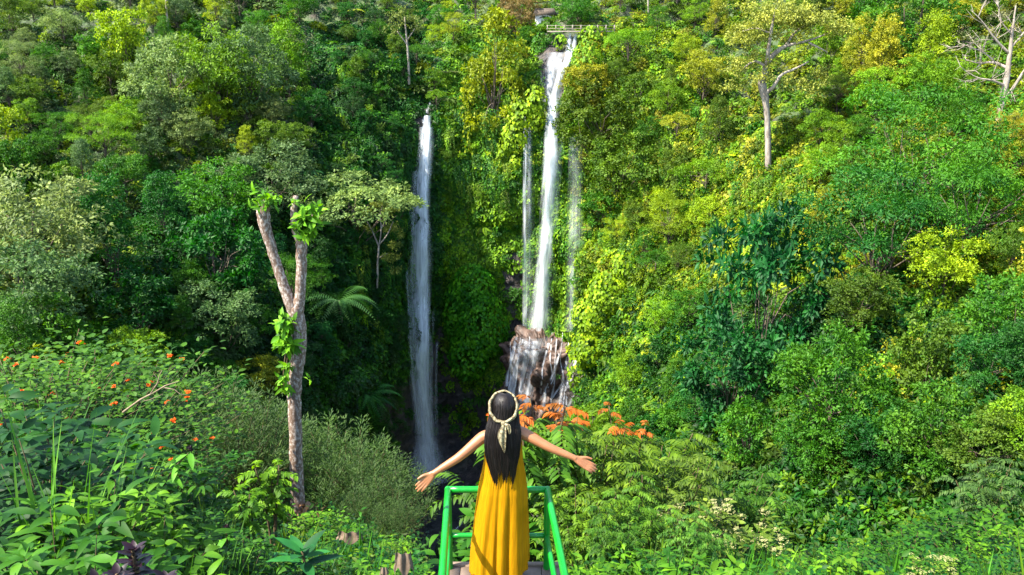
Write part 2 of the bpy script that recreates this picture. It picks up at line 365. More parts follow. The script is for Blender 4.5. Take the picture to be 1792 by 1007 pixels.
def fall_sheet(name, parent, path, mat, bulge=.35, off=1.2, free=True, nr=90, nu=9, rs=None, Ymax=None):
    """path: (px, py, width in pixels) down the fall; distance found from the cliff it runs over"""
    pts = []; pv = 1e9
    py = np.array([p[1] for p in path], float); q = np.linspace(py[0], py[-1], nr)
    pxs = np.interp(q, py, [p[0] for p in path]); ws = np.interp(q, py, [p[2] for p in path])
    k = max(1, nr // 30); pxs = smooth1(pxs, k, 2); ws = smooth1(ws, k, 2)
    Ys = []
    for a, b_ in zip(pxs, q):
        l, n = hit(a, b_)
        y = (l.y if l else 150) - off
        if Ymax: y = min(y, Ymax)
        if free: pv = min(pv, y); y = pv
        Ys.append(y)
    Ys = smooth1(np.array(Ys), 3, 2)
    V = []; U = []
    ln = 0; prev = None
    for i in range(nr):
        c = np.array(at(pxs[i], q[i], Ys[i])); 
        if prev is not None: ln += np.linalg.norm(c - prev)
        prev = c
        hw = ws[i] / FPX * np.linalg.norm(c) / 2
        for j in range(nu):
            u = j / (nu - 1); x = 2 * u - 1
            V.append(c + np.array([x * hw, -bulge * hw * (1 - x * x), 0])); U.append((u, ln / 40.0))
    V = np.array(V); V = V + np.stack([np.zeros(len(V)), .35 * fbm(V * np.array([1.2, 1.2, .25]), 2), np.zeros(len(V))], 1)
    me = make_mesh(name, V, grid_tris(nr, nu), smooth=True, uv=np.array(U))
    return link(name, me, mat, parent)

def fall(label, px, py):
    l, n = hit(px, py); o = empty('waterfall', l); o.location = (0, 0, 0); tag(o, label, 'waterfall', 'waterfalls'); return o
lf = fall('left waterfall, a single thick grey-white plunge into the dark pool', 740, 820)
LP = [(749, 202, 10), (746, 222, 22), (747, 240, 24), (741, 300, 30), (737, 380, 32), (738, 470, 38), (736, 560, 42), (738, 640, 44), (743, 720, 34), (747, 790, 36), (748, 828, 50)]
fall_sheet('main_column', lf, LP, M['water_thick'], .5, 1.4)
fall_sheet('outer_veil', lf, [(a, b_, c_ * 1.25) for a, b_, c_ in LP[1:]], M['water_mid'], .5, 2.2)
fall_sheet('core_strand', lf, [(750, 230, 10), (747, 280, 12), (743, 340, 15), (745, 400, 16), (741, 470, 17), (742, 560, 20), (738, 640, 22), (742, 720, 18), (748, 800, 22)], M['water_core'], .5, 3.0)
fall_sheet('side_spray', lf, [(728, 300, 14), (724, 380, 20), (722, 470, 24), (724, 560, 30), (730, 660, 40), (738, 740, 44), (744, 825, 64)], M['water_thin'], .4, 3.0)
fall_sheet('side_strand', lf, [(712, 474, 6), (714, 520, 9), (718, 600, 12), (724, 680, 16), (735, 760, 20)], M['water_thin'], .3, 2.6)
fall_sheet('upper_chute', lf, [(757, 160, 5), (752, 185, 7), (744, 203, 9), (740, 216, 12)], M['water_trickle'], .2, .6, free=False, nr=24)
fall_sheet('base_spray', lf, [(741, 700, 40), (744, 750, 60), (746, 790, 84), (748, 832, 120)], M['water_thin'], .6, 5.0)
fall_sheet('base_spray', lf, [(743, 770, 40), (746, 800, 70), (748, 836, 100)], M['water_thin'], .6, 7.0, nr=40)
fall_sheet('right_trickle', lf, [(765, 600, 6), (763, 680, 7), (764, 760, 10)], M['water_thin'], .2, 1.0)
rf = fall('right waterfall, a bright sunlit white column ending on a brown rock ledge', 960, 560)
RP = [(985, 110, 18), (974, 160, 22), (968, 190, 28), (965, 240, 30), (962, 300, 31), (958, 380, 29), (953, 440, 27), (948, 500, 29), (943, 560, 36), (938, 612, 40)]
fall_sheet('main_column', rf, RP, M['water_thick'], .5, 1.6)
fall_sheet('outer_veil', rf, [(a + 3, b_, c_ * 1.5) for a, b_, c_ in RP[3:]], M['water_mid'], .5, 2.4)
fall_sheet('lip_strand', rf, [(997, 58, 8), (996, 80, 10), (990, 110, 14), (980, 140, 14)], M['water_thick'], .3, .9, free=False, nr=40)
fall_sheet('lip_strand', rf, [(1008, 60, 8), (1003, 85, 10), (995, 105, 12), (985, 130, 12)], M['water_thick'], .3, .9, free=False, nr=40)
fall_sheet('upper_apron', rf, [(975, 92, 40), (968, 110, 48), (966, 140, 44), (962, 175, 34), (966, 210, 26)], M['water_mid'], .1, 1.0, free=False, nr=50)
fall_sheet('left_strand', rf, [(918, 205, 5), (919, 260, 9), (918, 340, 10), (918, 430, 10), (919, 520, 12), (919, 592, 16)], M['water_mid'], .3, 2.4)
fall_sheet('left_veil', rf, [(924, 215, 14), (926, 330, 20), (926, 450, 22), (924, 590, 26)], M['water_thin'], .2, 1.8)
fall_sheet('right_veil', rf, [(1006, 240, 24), (1008, 320, 30), (1006, 420, 32), (1003, 510, 30), (1000, 580, 30)], M['water_thin'], .2, 3.0)

# rock ledge that the right fall runs over
def rock_mesh(name, fn, nu, nv, disp, sc_, seed, closed=False):
    uu, vv = np.meshgrid(np.linspace(0, 1, nu), np.linspace(0, 1, nv), indexing='ij')
    V = fn(uu.ravel(), vv.ravel()); 
    d = fbm(V / sc_ + seed, 5); c = np.abs(fbm(V * np.array([1, 1, .5]) / (sc_ * .5) + seed * 2, 3))
    cen = V.mean(0); out = nrm((V - cen) * np.array([1, 1, .3]))
    V = V + out * (disp * (d - .6 * c))[:, None]
    return make_mesh(name, V, grid_tris(nu, nv), smooth=True)
lc = np.array(at(953, 600, 147.0)); lb = np.array(at(945, 815, 141.0))
def ledge(u, v):
    # v: across (half cylinder toward the camera), u: down
    an = np.pi * (1.12 - 1.24 * v); tu = u
    fi = np.clip(tu / .34, 0, 1) * np.pi / 2; cap = np.sin(fi); dn = np.clip((tu - .34) / .66, 0, 1)
    rx = 7.4 + 1.0 * dn; ry = 5.5 + 2.5 * dn
    z = lc[2] + 1.2 - (1 - np.cos(fi)) * 3.5 - dn * (lc[2] - lb[2] + 4)
    x = lc[0] + tu * (lb[0] - lc[0]) + np.cos(an) * rx * cap; y = lc[1] + 4 - np.sin(an) * ry * cap - 1.5 * tu
    return np.stack([x, y, z], 1)
lm_ = rock_mesh('rock_ledge', ledge, 150, 130, 2.0, 2.6, 3.1)
lo = link('rock_ledge', lm_, M['wetrock']); tag(lo, 'brown wet rock ledge under the right waterfall, streaked by cascades', 'rock ledge')
# cascades over the ledge
LV = np.empty(len(lm_.vertices) * 3); lm_.vertices.foreach_get('co', LV); LV = LV.reshape(-1, 3)
LF = np.empty(len(lm_.polygons) * 3, int); lm_.polygons.foreach_get('vertices', LF)
BL = BVHTree.FromPolygons([tuple(v) for v in LV], [tuple(f) for f in LF.reshape(-1, 3).tolist()])
terr_hit = hit
def hit(px, py):
    d = ray(px, py).normalized(); a = terr_hit(px, py); l, n, i, t = BL.ray_cast(Vector((0, 0, 0)), d)
    if l is not None and (a[0] is None or l.length < a[0].length): return l, n
    return a
CAS = [[(938, 596, 26), (932, 640, 20), (922, 690, 26), (912, 740, 30), (908, 800, 34)],
       [(916, 594, 14), (905, 630, 18), (896, 670, 20), (890, 720, 22)],
       [(922, 596, 14), (918, 640, 12), (908, 690, 10)],
       [(905, 590, 10), (897, 620, 10), (888, 660, 9), (884, 700, 12)],
       [(978, 618, 6), (970, 650, 7), (955, 680, 9), (950, 720, 12)],
       [(996, 600, 7), (990, 640, 8), (982, 690, 10), (978, 725, 12)],
       [(1012, 598, 6), (1004, 640, 8), (996, 680, 9)],
       [(960, 600, 8), (950, 640, 6), (946, 690, 7)],
       [(940, 590, 60), (925, 625, 62), (915, 660, 50)]] + [[(x, 592 + 10 * math.sin(x), 3), (x - 4 + 5 * math.sin(x * 2), 630, 4), (x - 6 + 9 * math.sin(x * 3), 665, 5), (x - 14 + 8 * math.sin(x), 715 + 15 * math.sin(x * 5), 7)] for x in (893, 901, 911, 927, 966, 974, 985, 1003, 1009, 1016)]
for i, p in enumerate(CAS):
    fall_sheet('cascade', rf, p, M['water_mid' if i == 0 else 'water_thin' if i == 8 else 'water_trickle'], .25, .35 if i else .6, free=False, nr=46)
hit = terr_hit

# pool and stream
m, nt, b, out = newmat('pool_water'); lk = nt.links.new
tc = N_(nt, 'ShaderNodeTexCoord'); no = N_(nt, 'ShaderNodeTexNoise'); no.inputs['Scale'].default_value = .5; no.inputs['Detail'].default_value = 8; lk(tc.outputs['Object'], no.inputs['Vector'])
lk(ramp(nt, no.outputs[0], [(.35, (.018, .02, .022)), (.65, (.045, .045, .045))]), b.inputs['Base Color']); b.inputs['Roughness'].default_value = .28
n2 = N_(nt, 'ShaderNodeTexNoise'); n2.inputs['Scale'].default_value = 1.6; n2.inputs['Detail'].default_value = 5; lk(tc.outputs['Object'], n2.inputs['Vector'])
bu = N_(nt, 'ShaderNodeBump'); bu.inputs['Strength'].default_value = .5; bu.inputs['Distance'].default_value = .4; lk(n2.outputs[0], bu.inputs['Height']); lk(bu.outputs[0], b.inputs['Normal'])
M['pool'] = m
nu, nv = 40, 14
yy, vv = np.meshgrid(np.linspace(84, 157, nu), np.linspace(-1, 1, nv), indexing='ij')
cx = np.interp(yy, [84, 110, 135, 157], [-7, -9, -13, -14]); hw = np.interp(yy, [84, 110, 130, 150, 157], [8, 9, 12, 14, 12])
PV = np.stack([cx + vv * hw, yy, np.full_like(yy, FLOOR + 1.0)], 2).reshape(-1, 3)
tag(link('pool', make_mesh('pool', PV, grid_tris(nu, nv), smooth=True), M['pool']), 'dark plunge pool and stream at the bottom of the gorge', kind='structure')
def boulder(px, py, sx, sy, sz, mat, label, cat='boulder', seed=0):
    p = at(px, py, 1.0); t = (FLOOR + 1.0) / p.z; p = p * t
    mb = MB(); u, v = np.meshgrid(np.linspace(0.02, np.pi - .02, 14), np.linspace(0, 2 * np.pi, 20, endpoint=False), indexing='ij')
    V = np.stack([np.sin(u) * np.cos(v), np.sin(u) * np.sin(v), np.cos(u)], 2).reshape(-1, 3)
    V = V * (1 + .28 * fbm(V * 1.6 + seed, 4))[:, None] * np.array([sx, sy, sz])
    o = link('boulder', make_mesh('boulder', V, grid_tris(14, 20, True), smooth=True), mat); o.location = p; o.rotation_euler = (0, 0, seed); tag(o, label, cat, 'boulders in the stream'); return o
boulder(828, 912, 1.6, 1.8, 1.3, M['mossrock'], 'small green mossy boulder in the stream left of the yellow dress', seed=1)
boulder(790, 975, 3.2, 2.6, 1.8, M['mossrock'], 'large moss-covered boulder at the foot of the railing view', seed=2.2)
boulder(812, 955, 2.0, 1.4, 1.0, M['wetrock'], 'bare dark boulder beside the big mossy boulder', seed=3.3)
boulder(842, 950, 1.6, 1.6, 1.3, M['mossrock'], 'mossy boulder partly hidden by the yellow dress', seed=4.1)
boulder(775, 880, 1.5, 1.3, .8, M['wetrock'], 'dark wet boulder at the left bank of the stream', seed=5.6)
# small rapids between the boulders
def rapid(px, py, w_, l_, seed):
    p = at(px, py, 1.0); p = p * ((FLOOR + 1.06) / p.z)
    nu, nv = 24, 6; u, v = np.meshgrid(np.linspace(0, 1, nu), np.linspace(-1, 1, nv), indexing='ij')
    wd = w_ * np.sin(np.pi * np.clip(u, .03, .97)) ** .6 * (1 + .3 * np.sin(u * 9 + seed))
    V = np.stack([v * wd + .5 * np.sin(u * 5 + seed), (.5 - u) * l_, .25 * np.sin(np.pi * u) * (1 - v * v) + .12 * np.sin(u * 20 + v * 3)], 2).reshape(-1, 3)
    o = link('rapid', make_mesh('rapid', V, grid_tris(nu, nv), smooth=True, uv=np.stack([(v.ravel() + 1) / 2, u.ravel() * .4], 1)), M['water_mid'], None)
    o.location = p; tag(o, kind='structure')
rapid(803, 920, .35, 4.5, 0); rapid(787, 933, 1.4, 2.2, 1.7); rapid(815, 860, .5, 3, 2.4)
# ---------------------------------------------------------------- undergrowth (uncountable leaves)
protos = bpy.data.collections.new('undergrowth_protos')
def proto(name, mb, mat):
    me = mb.mesh(name); me.materials.append(mat); o = bpy.data.objects.new(name, me); return o
def carpet_clump(seed, n=46, R=1.35, L=.62, W=.52):
    rs = np.random.RandomState(seed); mb = MB()
    r = R * np.sqrt(rs.rand(n)); a = rs.rand(n) * 6.283
    P = np.stack([r * np.cos(a), r * np.sin(a), .35 * (1 - (r / R) ** 2) + .25 * rs.rand(n)], 1)
    T = np.stack([rs.normal(0, .45, n), -1 + rs.normal(0, .3, n), rs.normal(.25, .25, n)], 1)
    N = np.stack([rs.normal(0, .35, n), rs.normal(.35, .3, n), np.ones(n)], 1)
    leaves(mb, P, T, N, L * rs.uniform(.6, 1.2, n), W * rs.uniform(.7, 1.1, n), rs.rand(n), droop=.15, wide=.35); return mb
def bush_clump(seed, n=150, R=1.0, H=.9, L=.3, W=.15):
    rs = np.random.RandomState(seed); mb = MB(); k = max(6, n // 11)
    c = rdir(k, rs); c[:, 2] = np.abs(c[:, 2]) * 1.0 - .1
    c = c * np.array([R, R, H]) * rs.uniform(.45, 1.0, (k, 1))
    ci = rs.randint(0, k, n); d = rdir(n, rs); d[:, 2] = d[:, 2] * .6 + .15
    P = c[ci] + d * R * .12
    T = nrm(d * 1.0 + nrm(c[ci]) * .5 + np.array([0, 0, -.15])); N = nrm(nrm(c[ci]) * .9 + rs.normal(0, .3, (n, 3)) + np.array([0, 0, .5]))
    leaves(mb, P, T, N, L * rs.uniform(.6, 1.25, n), W * rs.uniform(.7, 1.2, n), np.clip(rs.rand(k)[ci] * .6 + rs.rand(n) * .4, 0, 1), droop=.2); return mb
def fern_clump(seed, nf=9, L=1.0):
    rs = np.random.RandomState(seed); mb = MB()
    for i in range(nf):
        a = i / nf * 6.283 + rs.rand(); ll = L * rs.uniform(.7, 1.15); m_ = 13
        t = np.linspace(.1, 1, m_); rr = ll * t; zz = ll * (.75 * t - .8 * t * t) * rs.uniform(.6, 1.2)
        D = np.array([math.cos(a), math.sin(a), 0]); S = np.array([-D[1], D[0], 0])
        P = rr[:, None] * D + np.stack([0 * t, 0 * t, zz], 1)
        for sg in (-1, 1):
            pl = ll * .26 * np.sin(np.pi * (t * .85 + .12))
            leaves(mb, P, sg * S + D * .45 + np.array([0, 0, -.25]), np.tile([0, 0, 1.0], (m_, 1)), pl, ll * .085, np.full(m_, rs.rand()), fold=.1)
    return mb
def vine_clump(seed, n=5, Lm=5.0):
    rs = np.random.RandomState(seed); mb = MB()
    for i in range(n):
        x = rs.uniform(-.8, .8); y = rs.uniform(-.2, .2); ll = Lm * rs.uniform(.4, 1); k = int(ll * 9)
        t = np.linspace(0, 1, k); P = np.stack([x + .12 * np.sin(t * 7 + i) + rs.normal(0, .09, k), y + rs.normal(0, .09, k), -t * ll], 1)
        T = np.stack([rs.normal(0, .7, k), rs.normal(-.3, .4, k), -np.ones(k) * .8], 1); N = np.stack([rs.normal(0, .4, k), -np.ones(k), np.full(k, .5)], 1)
        leaves(mb, P, T, N, .34 * (1 - .5 * t) * rs.uniform(.6, 1.2, k), .2, rs.rand(k), droop=.1)
    return mb
def weed_clump(seed, n=60, H=.55, L=.105, W=.05):
    rs = np.random.RandomState(seed); mb = MB(); k = 7
    for i in range(k):
        b0 = np.array([rs.normal(0, .16), rs.normal(0, .16), -.05]); d = nrm(np.array([rs.normal(0, .45), rs.normal(0, .45), 1.0])); h = H * rs.uniform(.5, 1.1)
        m_ = n // k + 4; t = np.linspace(.25, 1, m_); P = b0 + d * (t * h)[:, None]; a = np.arange(m_) * 2.4 + rs.rand() * 6
        T = np.stack([np.cos(a), np.sin(a), .25 + 0 * a], 1) + rs.normal(0, .2, (m_, 3))
        leaves(mb, P, T, np.tile([0, 0, 1.0], (m_, 1)) + rs.normal(0, .3, (m_, 3)), L * rs.uniform(.6, 1.2, m_), W * rs.uniform(.8, 1.2, m_), np.clip(rs.rand() * .5 + rs.rand(m_) * .5, 0, 1), segs=3, droop=.3, fold=.2)
    return mb
def grass_clump(seed, n=26, H=.7):
    rs = np.random.RandomState(seed); mb = MB(); a = rs.rand(n) * 6.283
    P = np.stack([rs.normal(0, .08, n), rs.normal(0, .08, n), np.full(n, -.03)], 1); ti = rs.uniform(.15, .8, n)
    T = np.stack([np.cos(a) * ti, np.sin(a) * ti, np.ones(n)], 1)
    N = np.stack([-np.cos(a), -np.sin(a), ti], 1)
    leaves(mb, P, T, N, H * rs.uniform(.5, 1.2, n), .02, rs.rand(n), segs=4, droop=-.0, fold=.2)
    V = mb.V[-1]; 
    return mb

def stuff(name, label, pts, rots, scl, idx, tint, plist):
    """one object that scatters leaf clumps over its points"""
    pc = bpy.data.collections.new(name + '_clumps')
    for i, (mb) in enumerate(plist):
        o = proto('%02d_%s_clump' % (i, name), mb, M['stuff']); pc.objects.link(o)
    n = len(pts); me = bpy.data.meshes.new(name); me.vertices.add(n); me.vertices.foreach_set('co', np.asarray(pts, np.float32).ravel())
    def attr(nm, ty, data, key):
        a = me.attributes.new(nm, ty, 'POINT'); a.data.foreach_set(key, np.asarray(data).ravel())
    attr('rot', 'FLOAT_VECTOR', np.asarray(rots, np.float32), 'vector'); attr('scl', 'FLOAT', np.asarray(scl, np.float32), 'value')
    attr('idx', 'INT', np.asarray(idx, np.int32), 'value'); attr('tint', 'FLOAT_COLOR', np.hstack([tint, np.ones((n, 1))]).astype(np.float32), 'color')
    o = link(name, me); tag(o, label, kind='stuff')
    ng = bpy.data.node_groups.new(name + '_scatter', 'GeometryNodeTree')
    ng.interface.new_socket('Geometry', in_out='INPUT', socket_type='NodeSocketGeometry'); ng.interface.new_socket('Geometry', in_out='OUTPUT', socket_type='NodeSocketGeometry')
    gi = ng.nodes.new('NodeGroupInput'); go = ng.nodes.new('NodeGroupOutput'); ip = ng.nodes.new('GeometryNodeInstanceOnPoints')
    ci = ng.nodes.new('GeometryNodeCollectionInfo'); ci.inputs[0].default_value = pc; ci.inputs['Separate Children'].default_value = True; ci.inputs['Reset Children'].default_value = True
    def na(nm, ty):
        x = ng.nodes.new('GeometryNodeInputNamedAttribute'); x.data_type = ty; x.inputs[0].default_value = nm; return x.outputs[0]
    L = ng.links.new
    er = ng.nodes.new('FunctionNodeEulerToRotation'); L(na('rot', 'FLOAT_VECTOR'), er.inputs[0])
    L(gi.outputs[0], ip.inputs['Points']); L(ci.outputs[0], ip.inputs['Instance']); ip.inputs['Pick Instance'].default_value = True
    L(na('idx', 'INT'), ip.inputs['Instance Index']); L(er.outputs[0], ip.inputs['Rotation']); L(na('scl', 'FLOAT'), ip.inputs['Scale']); L(ip.outputs[0], go.inputs[0])
    md = o.modifiers.new('scatter', 'NODES'); md.node_group = ng
    return o

def inblob(px, py, B, f=1.0): return any(math.hypot((px - a) / (c_ * f), (py - b_) / (d_ * f)) < 1 for a, b_, c_, d_ in B)
def tri(x, a, b_): return min(1, max(0, (x - a) / (b_ - a)))
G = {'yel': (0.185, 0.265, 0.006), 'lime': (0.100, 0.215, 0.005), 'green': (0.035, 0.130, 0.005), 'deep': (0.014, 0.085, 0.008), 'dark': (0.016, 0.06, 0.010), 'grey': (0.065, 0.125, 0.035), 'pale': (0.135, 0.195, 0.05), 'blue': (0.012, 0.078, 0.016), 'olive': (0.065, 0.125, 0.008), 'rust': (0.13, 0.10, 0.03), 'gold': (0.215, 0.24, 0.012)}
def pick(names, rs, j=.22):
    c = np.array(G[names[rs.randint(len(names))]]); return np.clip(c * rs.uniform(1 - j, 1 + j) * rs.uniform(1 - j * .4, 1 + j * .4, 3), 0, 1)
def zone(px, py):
    """leaf colours for each part of the gorge; shade on the lower right is put into them"""
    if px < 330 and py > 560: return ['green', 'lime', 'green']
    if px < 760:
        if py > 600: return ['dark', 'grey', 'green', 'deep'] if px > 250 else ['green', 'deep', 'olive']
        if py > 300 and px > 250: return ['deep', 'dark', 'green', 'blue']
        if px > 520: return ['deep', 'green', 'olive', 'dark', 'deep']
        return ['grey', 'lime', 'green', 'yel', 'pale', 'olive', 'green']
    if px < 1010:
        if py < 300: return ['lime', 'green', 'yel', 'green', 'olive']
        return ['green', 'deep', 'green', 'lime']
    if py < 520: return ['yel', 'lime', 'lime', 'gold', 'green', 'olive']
    if px < 1200: return ['green', 'deep', 'green', 'deep', 'lime']  # lower right slope: deep greens stand in for shade that nothing casts
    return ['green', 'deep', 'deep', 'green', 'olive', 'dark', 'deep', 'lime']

def basis_rot(n, rs, down=True, spin=.35):
    n = Vector(n).normalized(); dn = Vector((0, 0, -1)); y = -(dn - n * dn.dot(n))
    if y.length < .05: y = Vector((0, 1, 0))
    y.normalize(); x = y.cross(n).normalized(); R = Matrix((x, y, n)).transposed() @ Matrix.Rotation(rs.normal(0, spin) if down else rs.rand() * 6.283, 3, 'Z')
    return R.to_euler()

FALLM = [blob(740, 520, 36, 330), blob(945, 400, 28, 250), blob(985, 120, 24, 70)]
rs = np.random.RandomState(3)
# leafy carpet over the cliff round the falls
pts, rots, scl, idx, tint = [], [], [], [], []
HOLES = ROCK[:8]
for py in np.arange(50, 800, 8.0):
    for px in np.arange(560, 1210, 8.5):
        x = px + rs.uniform(-5, 5); y = py + rs.uniform(-5, 5)
        if inblob(x, y, HOLES, .9) and rs.rand() < .93: continue
        if inblob(x, y, [blob(955, 680, 70, 85), blob(998, 75, 20, 40), blob(972, 130, 26, 50)]): continue
        if x > 1010 and y > 560 and rs.rand() < .4: continue
        l, n = hit(x, y)
        if l is None or l.y < 70: continue
        pts.append(l + n * .1); rots.append(basis_rot(n, rs)); scl.append(rs.uniform(.6, 1.15)); idx.append(rs.randint(5))
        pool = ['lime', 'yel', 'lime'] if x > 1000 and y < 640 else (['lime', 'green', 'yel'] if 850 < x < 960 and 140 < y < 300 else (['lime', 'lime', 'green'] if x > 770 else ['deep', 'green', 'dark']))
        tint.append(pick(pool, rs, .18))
for py in np.arange(225, 505, 8.0):
    for px in np.arange(1210, 1470, 8.5):
        x = px + rs.uniform(-5, 5); y = py + rs.uniform(-5, 5); l, n = hit(x, y)
        if l is None: continue
        pts.append(l + n * .1); rots.append(basis_rot(n, rs)); scl.append(rs.uniform(.6, 1.2)); idx.append(rs.randint(5)); tint.append(pick(['yel', 'gold', 'lime', 'yel'], rs, .18))
stuff('cliff_creeper', 'carpet of heart-shaped creeper leaves over the cliff behind the falls', pts, rots, scl, idx, np.array(tint), [carpet_clump(i) for i in range(5)])
# bulging mounds of creeper on the cliff
def mound(label, spots, tint, L=.8, seed=0, leafn=30, step=1.15):
    rs = np.random.RandomState(seed); mb = MB(); o = None
    for (px, py, rpx, rpy, dep) in spots:
        l, n = hit(px, py); sc_ = l.length / FPX; rx, rz = rpx * sc_, rpy * sc_; c = np.array(l + n * 1.2) + np.array([0, -.8, 0])
        if o is None: o = c.copy()
        dep = dep * 1.5; m_ = int(rx * rz * 3.2 * leafn / 2.6); d = rdir(m_, rs); d[:, 1] = -np.abs(d[:, 1]); P = c - o + d * np.array([rx, dep, rz]) * rs.uniform(.95, 1.04, (m_, 1)); P += .25 * np.stack([fbm(P * .7 + k * 9, 2) for k in range(3)], 1)
        T = np.stack([rs.normal(0, .45, m_) + .4 * d[:, 0], rs.normal(-.35, .25, m_), -np.ones(m_) * .9], 1); N = d * 1.1 + rs.normal(0, .22, (m_, 3)) + np.array([0, 0, .3])
        leaves(mb, P, T, N, L * rs.uniform(.55, 1.15, m_), L * .85 * rs.uniform(.7, 1.1, m_), rs.rand(m_), droop=.15, wide=.38)
    e = empty('creeper_mound', o); tag(e, label, 'creeper', 'creeper mounds on the cliff'); c_ = link('foliage', mb.mesh('foliage'), M['crown'], e); c_.color = (*tint, 1)
mound('bright yellow-green creeper bulge hanging just left of the right waterfall', [(938, 180, 18, 26, 2.2), (915, 205, 22, 24, 2.4), (900, 235, 20, 26, 2.0), (890, 262, 13, 22, 1.5), (940, 200, 12, 18, 1.6), (903, 285, 7, 14, 1.0)], (.17, .28, .006), seed=1)
mound('large green creeper hump on the cliff between the waterfalls', [(825, 500, 40, 46, 3.0), (845, 560, 46, 60, 3.5), (825, 610, 34, 46, 3.0), (800, 540, 22, 60, 2.4)], (.04, .19, .004), .75, seed=2)
mound('sunlit lime creeper slope right of the brown rock ledge', [(1075, 500, 40, 36, 2.6), (1050, 545, 40, 34, 2.6), (1040, 595, 30, 34, 2.4), (1100, 470, 24, 24, 2.0), (1018, 640, 14, 40, 2.0)], (.15, .26, .005), .75, seed=3)
mound('small lime creeper patch above the right waterfall lip', [(1030, 110, 26, 34, 2.0), (1010, 145, 18, 26, 1.8), (1040, 70, 22, 14, 1.5), (980, 75, 9, 10, 1.0)], (.13, .25, .006), .7, seed=4)
# bushes and ferns over all the slopes in view, and a margin beyond
pts, rots, scl, idx, tint = [], [], [], [], []
def add_bush(l, n, x, y, rs):
    d = l.length
    pts.append(l + n * .15); up = (Vector(n) + Vector((0, 0, 1.0))).normalized()
    q = Vector((0, 0, 1)).rotation_difference(up).to_matrix() @ Matrix.Rotation(rs.rand() * 6.283, 3, 'Z'); rots.append(q.to_euler())
    k = rs.randint(10); scl.append((rs.uniform(.9, 2.1) if k < 7 else rs.uniform(1.2, 2.2))); idx.append(k); tint.append(pick(zone(x, y), rs) * .8)  # bush tint darkened, painting in the shade of gaps between crowns
for py in np.arange(-40, 1000, 13.0):
    for px in np.arange(-120, 1920, 14.0):
        x = px + rs.uniform(-8, 8); y = py + rs.uniform(-8, 8)
        if 690 < x < 1010 and 60 < y and rs.rand() < .9 - .6 * (y < 200): continue
        if inblob(x, y, [blob(820, 880, 130, 150), blob(998, 85, 24, 60), blob(970, 150, 30, 70)]): continue
        l, n = hit(x, y)
        if l is None or l.y < 42: continue
        add_bush(l, n, x, y, rs)
for _ in range(2500):
    s_ = rs.uniform(-1.1, 1.1); Y = rs.uniform(45, 270); 
    if abs(s_) < .6 and Y < 160: continue
    l, n, i, t = BV.ray_cast(Vector((s_ * Y, Y, 200)), Vector((0, 0, -1)))
    if l is None: continue
    add_bush(l, Vector((0, 0, 1)), 300 if s_ < 0 else 1500, 200, rs); scl[-1] *= 1.5
stuff('hillside_undergrowth', 'dense leafy undergrowth between the trees on the gorge slopes', pts, rots, scl, idx, np.array(tint), [bush_clump(20 + i) for i in range(7)] + [fern_clump(30 + i, L=1.0) for i in range(3)])
# hanging vines
pts, rots, scl, idx, tint = [], [], [], [], []
for (x0, x1, y0, y1, k) in [(770, 900, 180, 340, 60), (1030, 1250, 200, 430, 130), (600, 710, 120, 600, 60), (1250, 1420, 250, 420, 60), (1560, 1680, 520, 680, 50), (850, 900, 90, 300, 30), (100, 600, 60, 320, 60), (1400, 1700, 640, 800, 40)]:
    for _ in range(k):
        x = rs.uniform(x0, x1); y = rs.uniform(y0, y1); l, n = hit(x, y)
        if l is None: continue
        pts.append(l + n * 1.3 + Vector((0, 0, 1))); rots.append((0, 0, rs.normal(0, .5))); scl.append(rs.uniform(.6, 1.4)); idx.append(rs.randint(4))
        tint.append(pick(['olive', 'lime', 'gold', 'green'] if x > 1000 else ['green', 'olive', 'deep', 'lime'], rs))
stuff('hanging_vines', 'curtains of vines hanging down the cliffs and trees', pts, rots, scl, idx, np.array(tint), [vine_clump(40 + i) for i in range(4)])
# weeds and grass on the near slope
pts, rots, scl, idx, tint = [], [], [], [], []
for py in np.arange(560, 1080, 11.0):
    for px in np.arange(-60, 1860, 12.0):
        x = px + rs.uniform(-7, 7); y = py + rs.uniform(-7, 7); l, n = hit(x, y)
        if l is None or l.y > 42 or l.y < 3: continue
        if abs(l.x + .1) < .62 and l.y < 6.3: continue
        if x > 740 and x < 1000 and l.y < 9: continue
        k = rs.randint(9); 
        f = (l.y / 14) ** .6
        pts.append(l); rots.append((rs.normal(0, .15), rs.normal(0, .15), rs.rand() * 6.283)); idx.append(k); scl.append(rs.uniform(.6, 1.25) * f * (1.0 if k < 6 else .9))
        tint.append(pick(['green', 'lime', 'green', 'deep', 'deep', 'olive'] if k < 6 else ['green', 'lime', 'deep'], rs, .35) * .72)
for _ in range(1500):
    x_ = rs.uniform(-14, 14); y_ = rs.uniform(-3, 14)
    if abs(x_ + .1) < .75 and y_ < 6.4: continue
    l = Vector((x_, y_, ground(x_, y_))); q = pix(l) if y_ > 2 else (-1, 0)
    if 0 < q[0] < 1792 and q[1] < 1007: continue
    k = rs.randint(9); pts.append(l); rots.append((0, 0, rs.rand() * 6.283)); idx.append(k); scl.append(rs.uniform(.7, 1.3)); tint.append(pick(['green', 'lime', 'green', 'deep'], rs))
stuff('ground_weeds', 'leafy weeds and grass covering the near slope', pts, rots, scl, idx, np.array(tint), [weed_clump(50 + i) for i in range(6)] + [grass_clump(60), grass_clump(61), fern_clump(62, L=.55)])

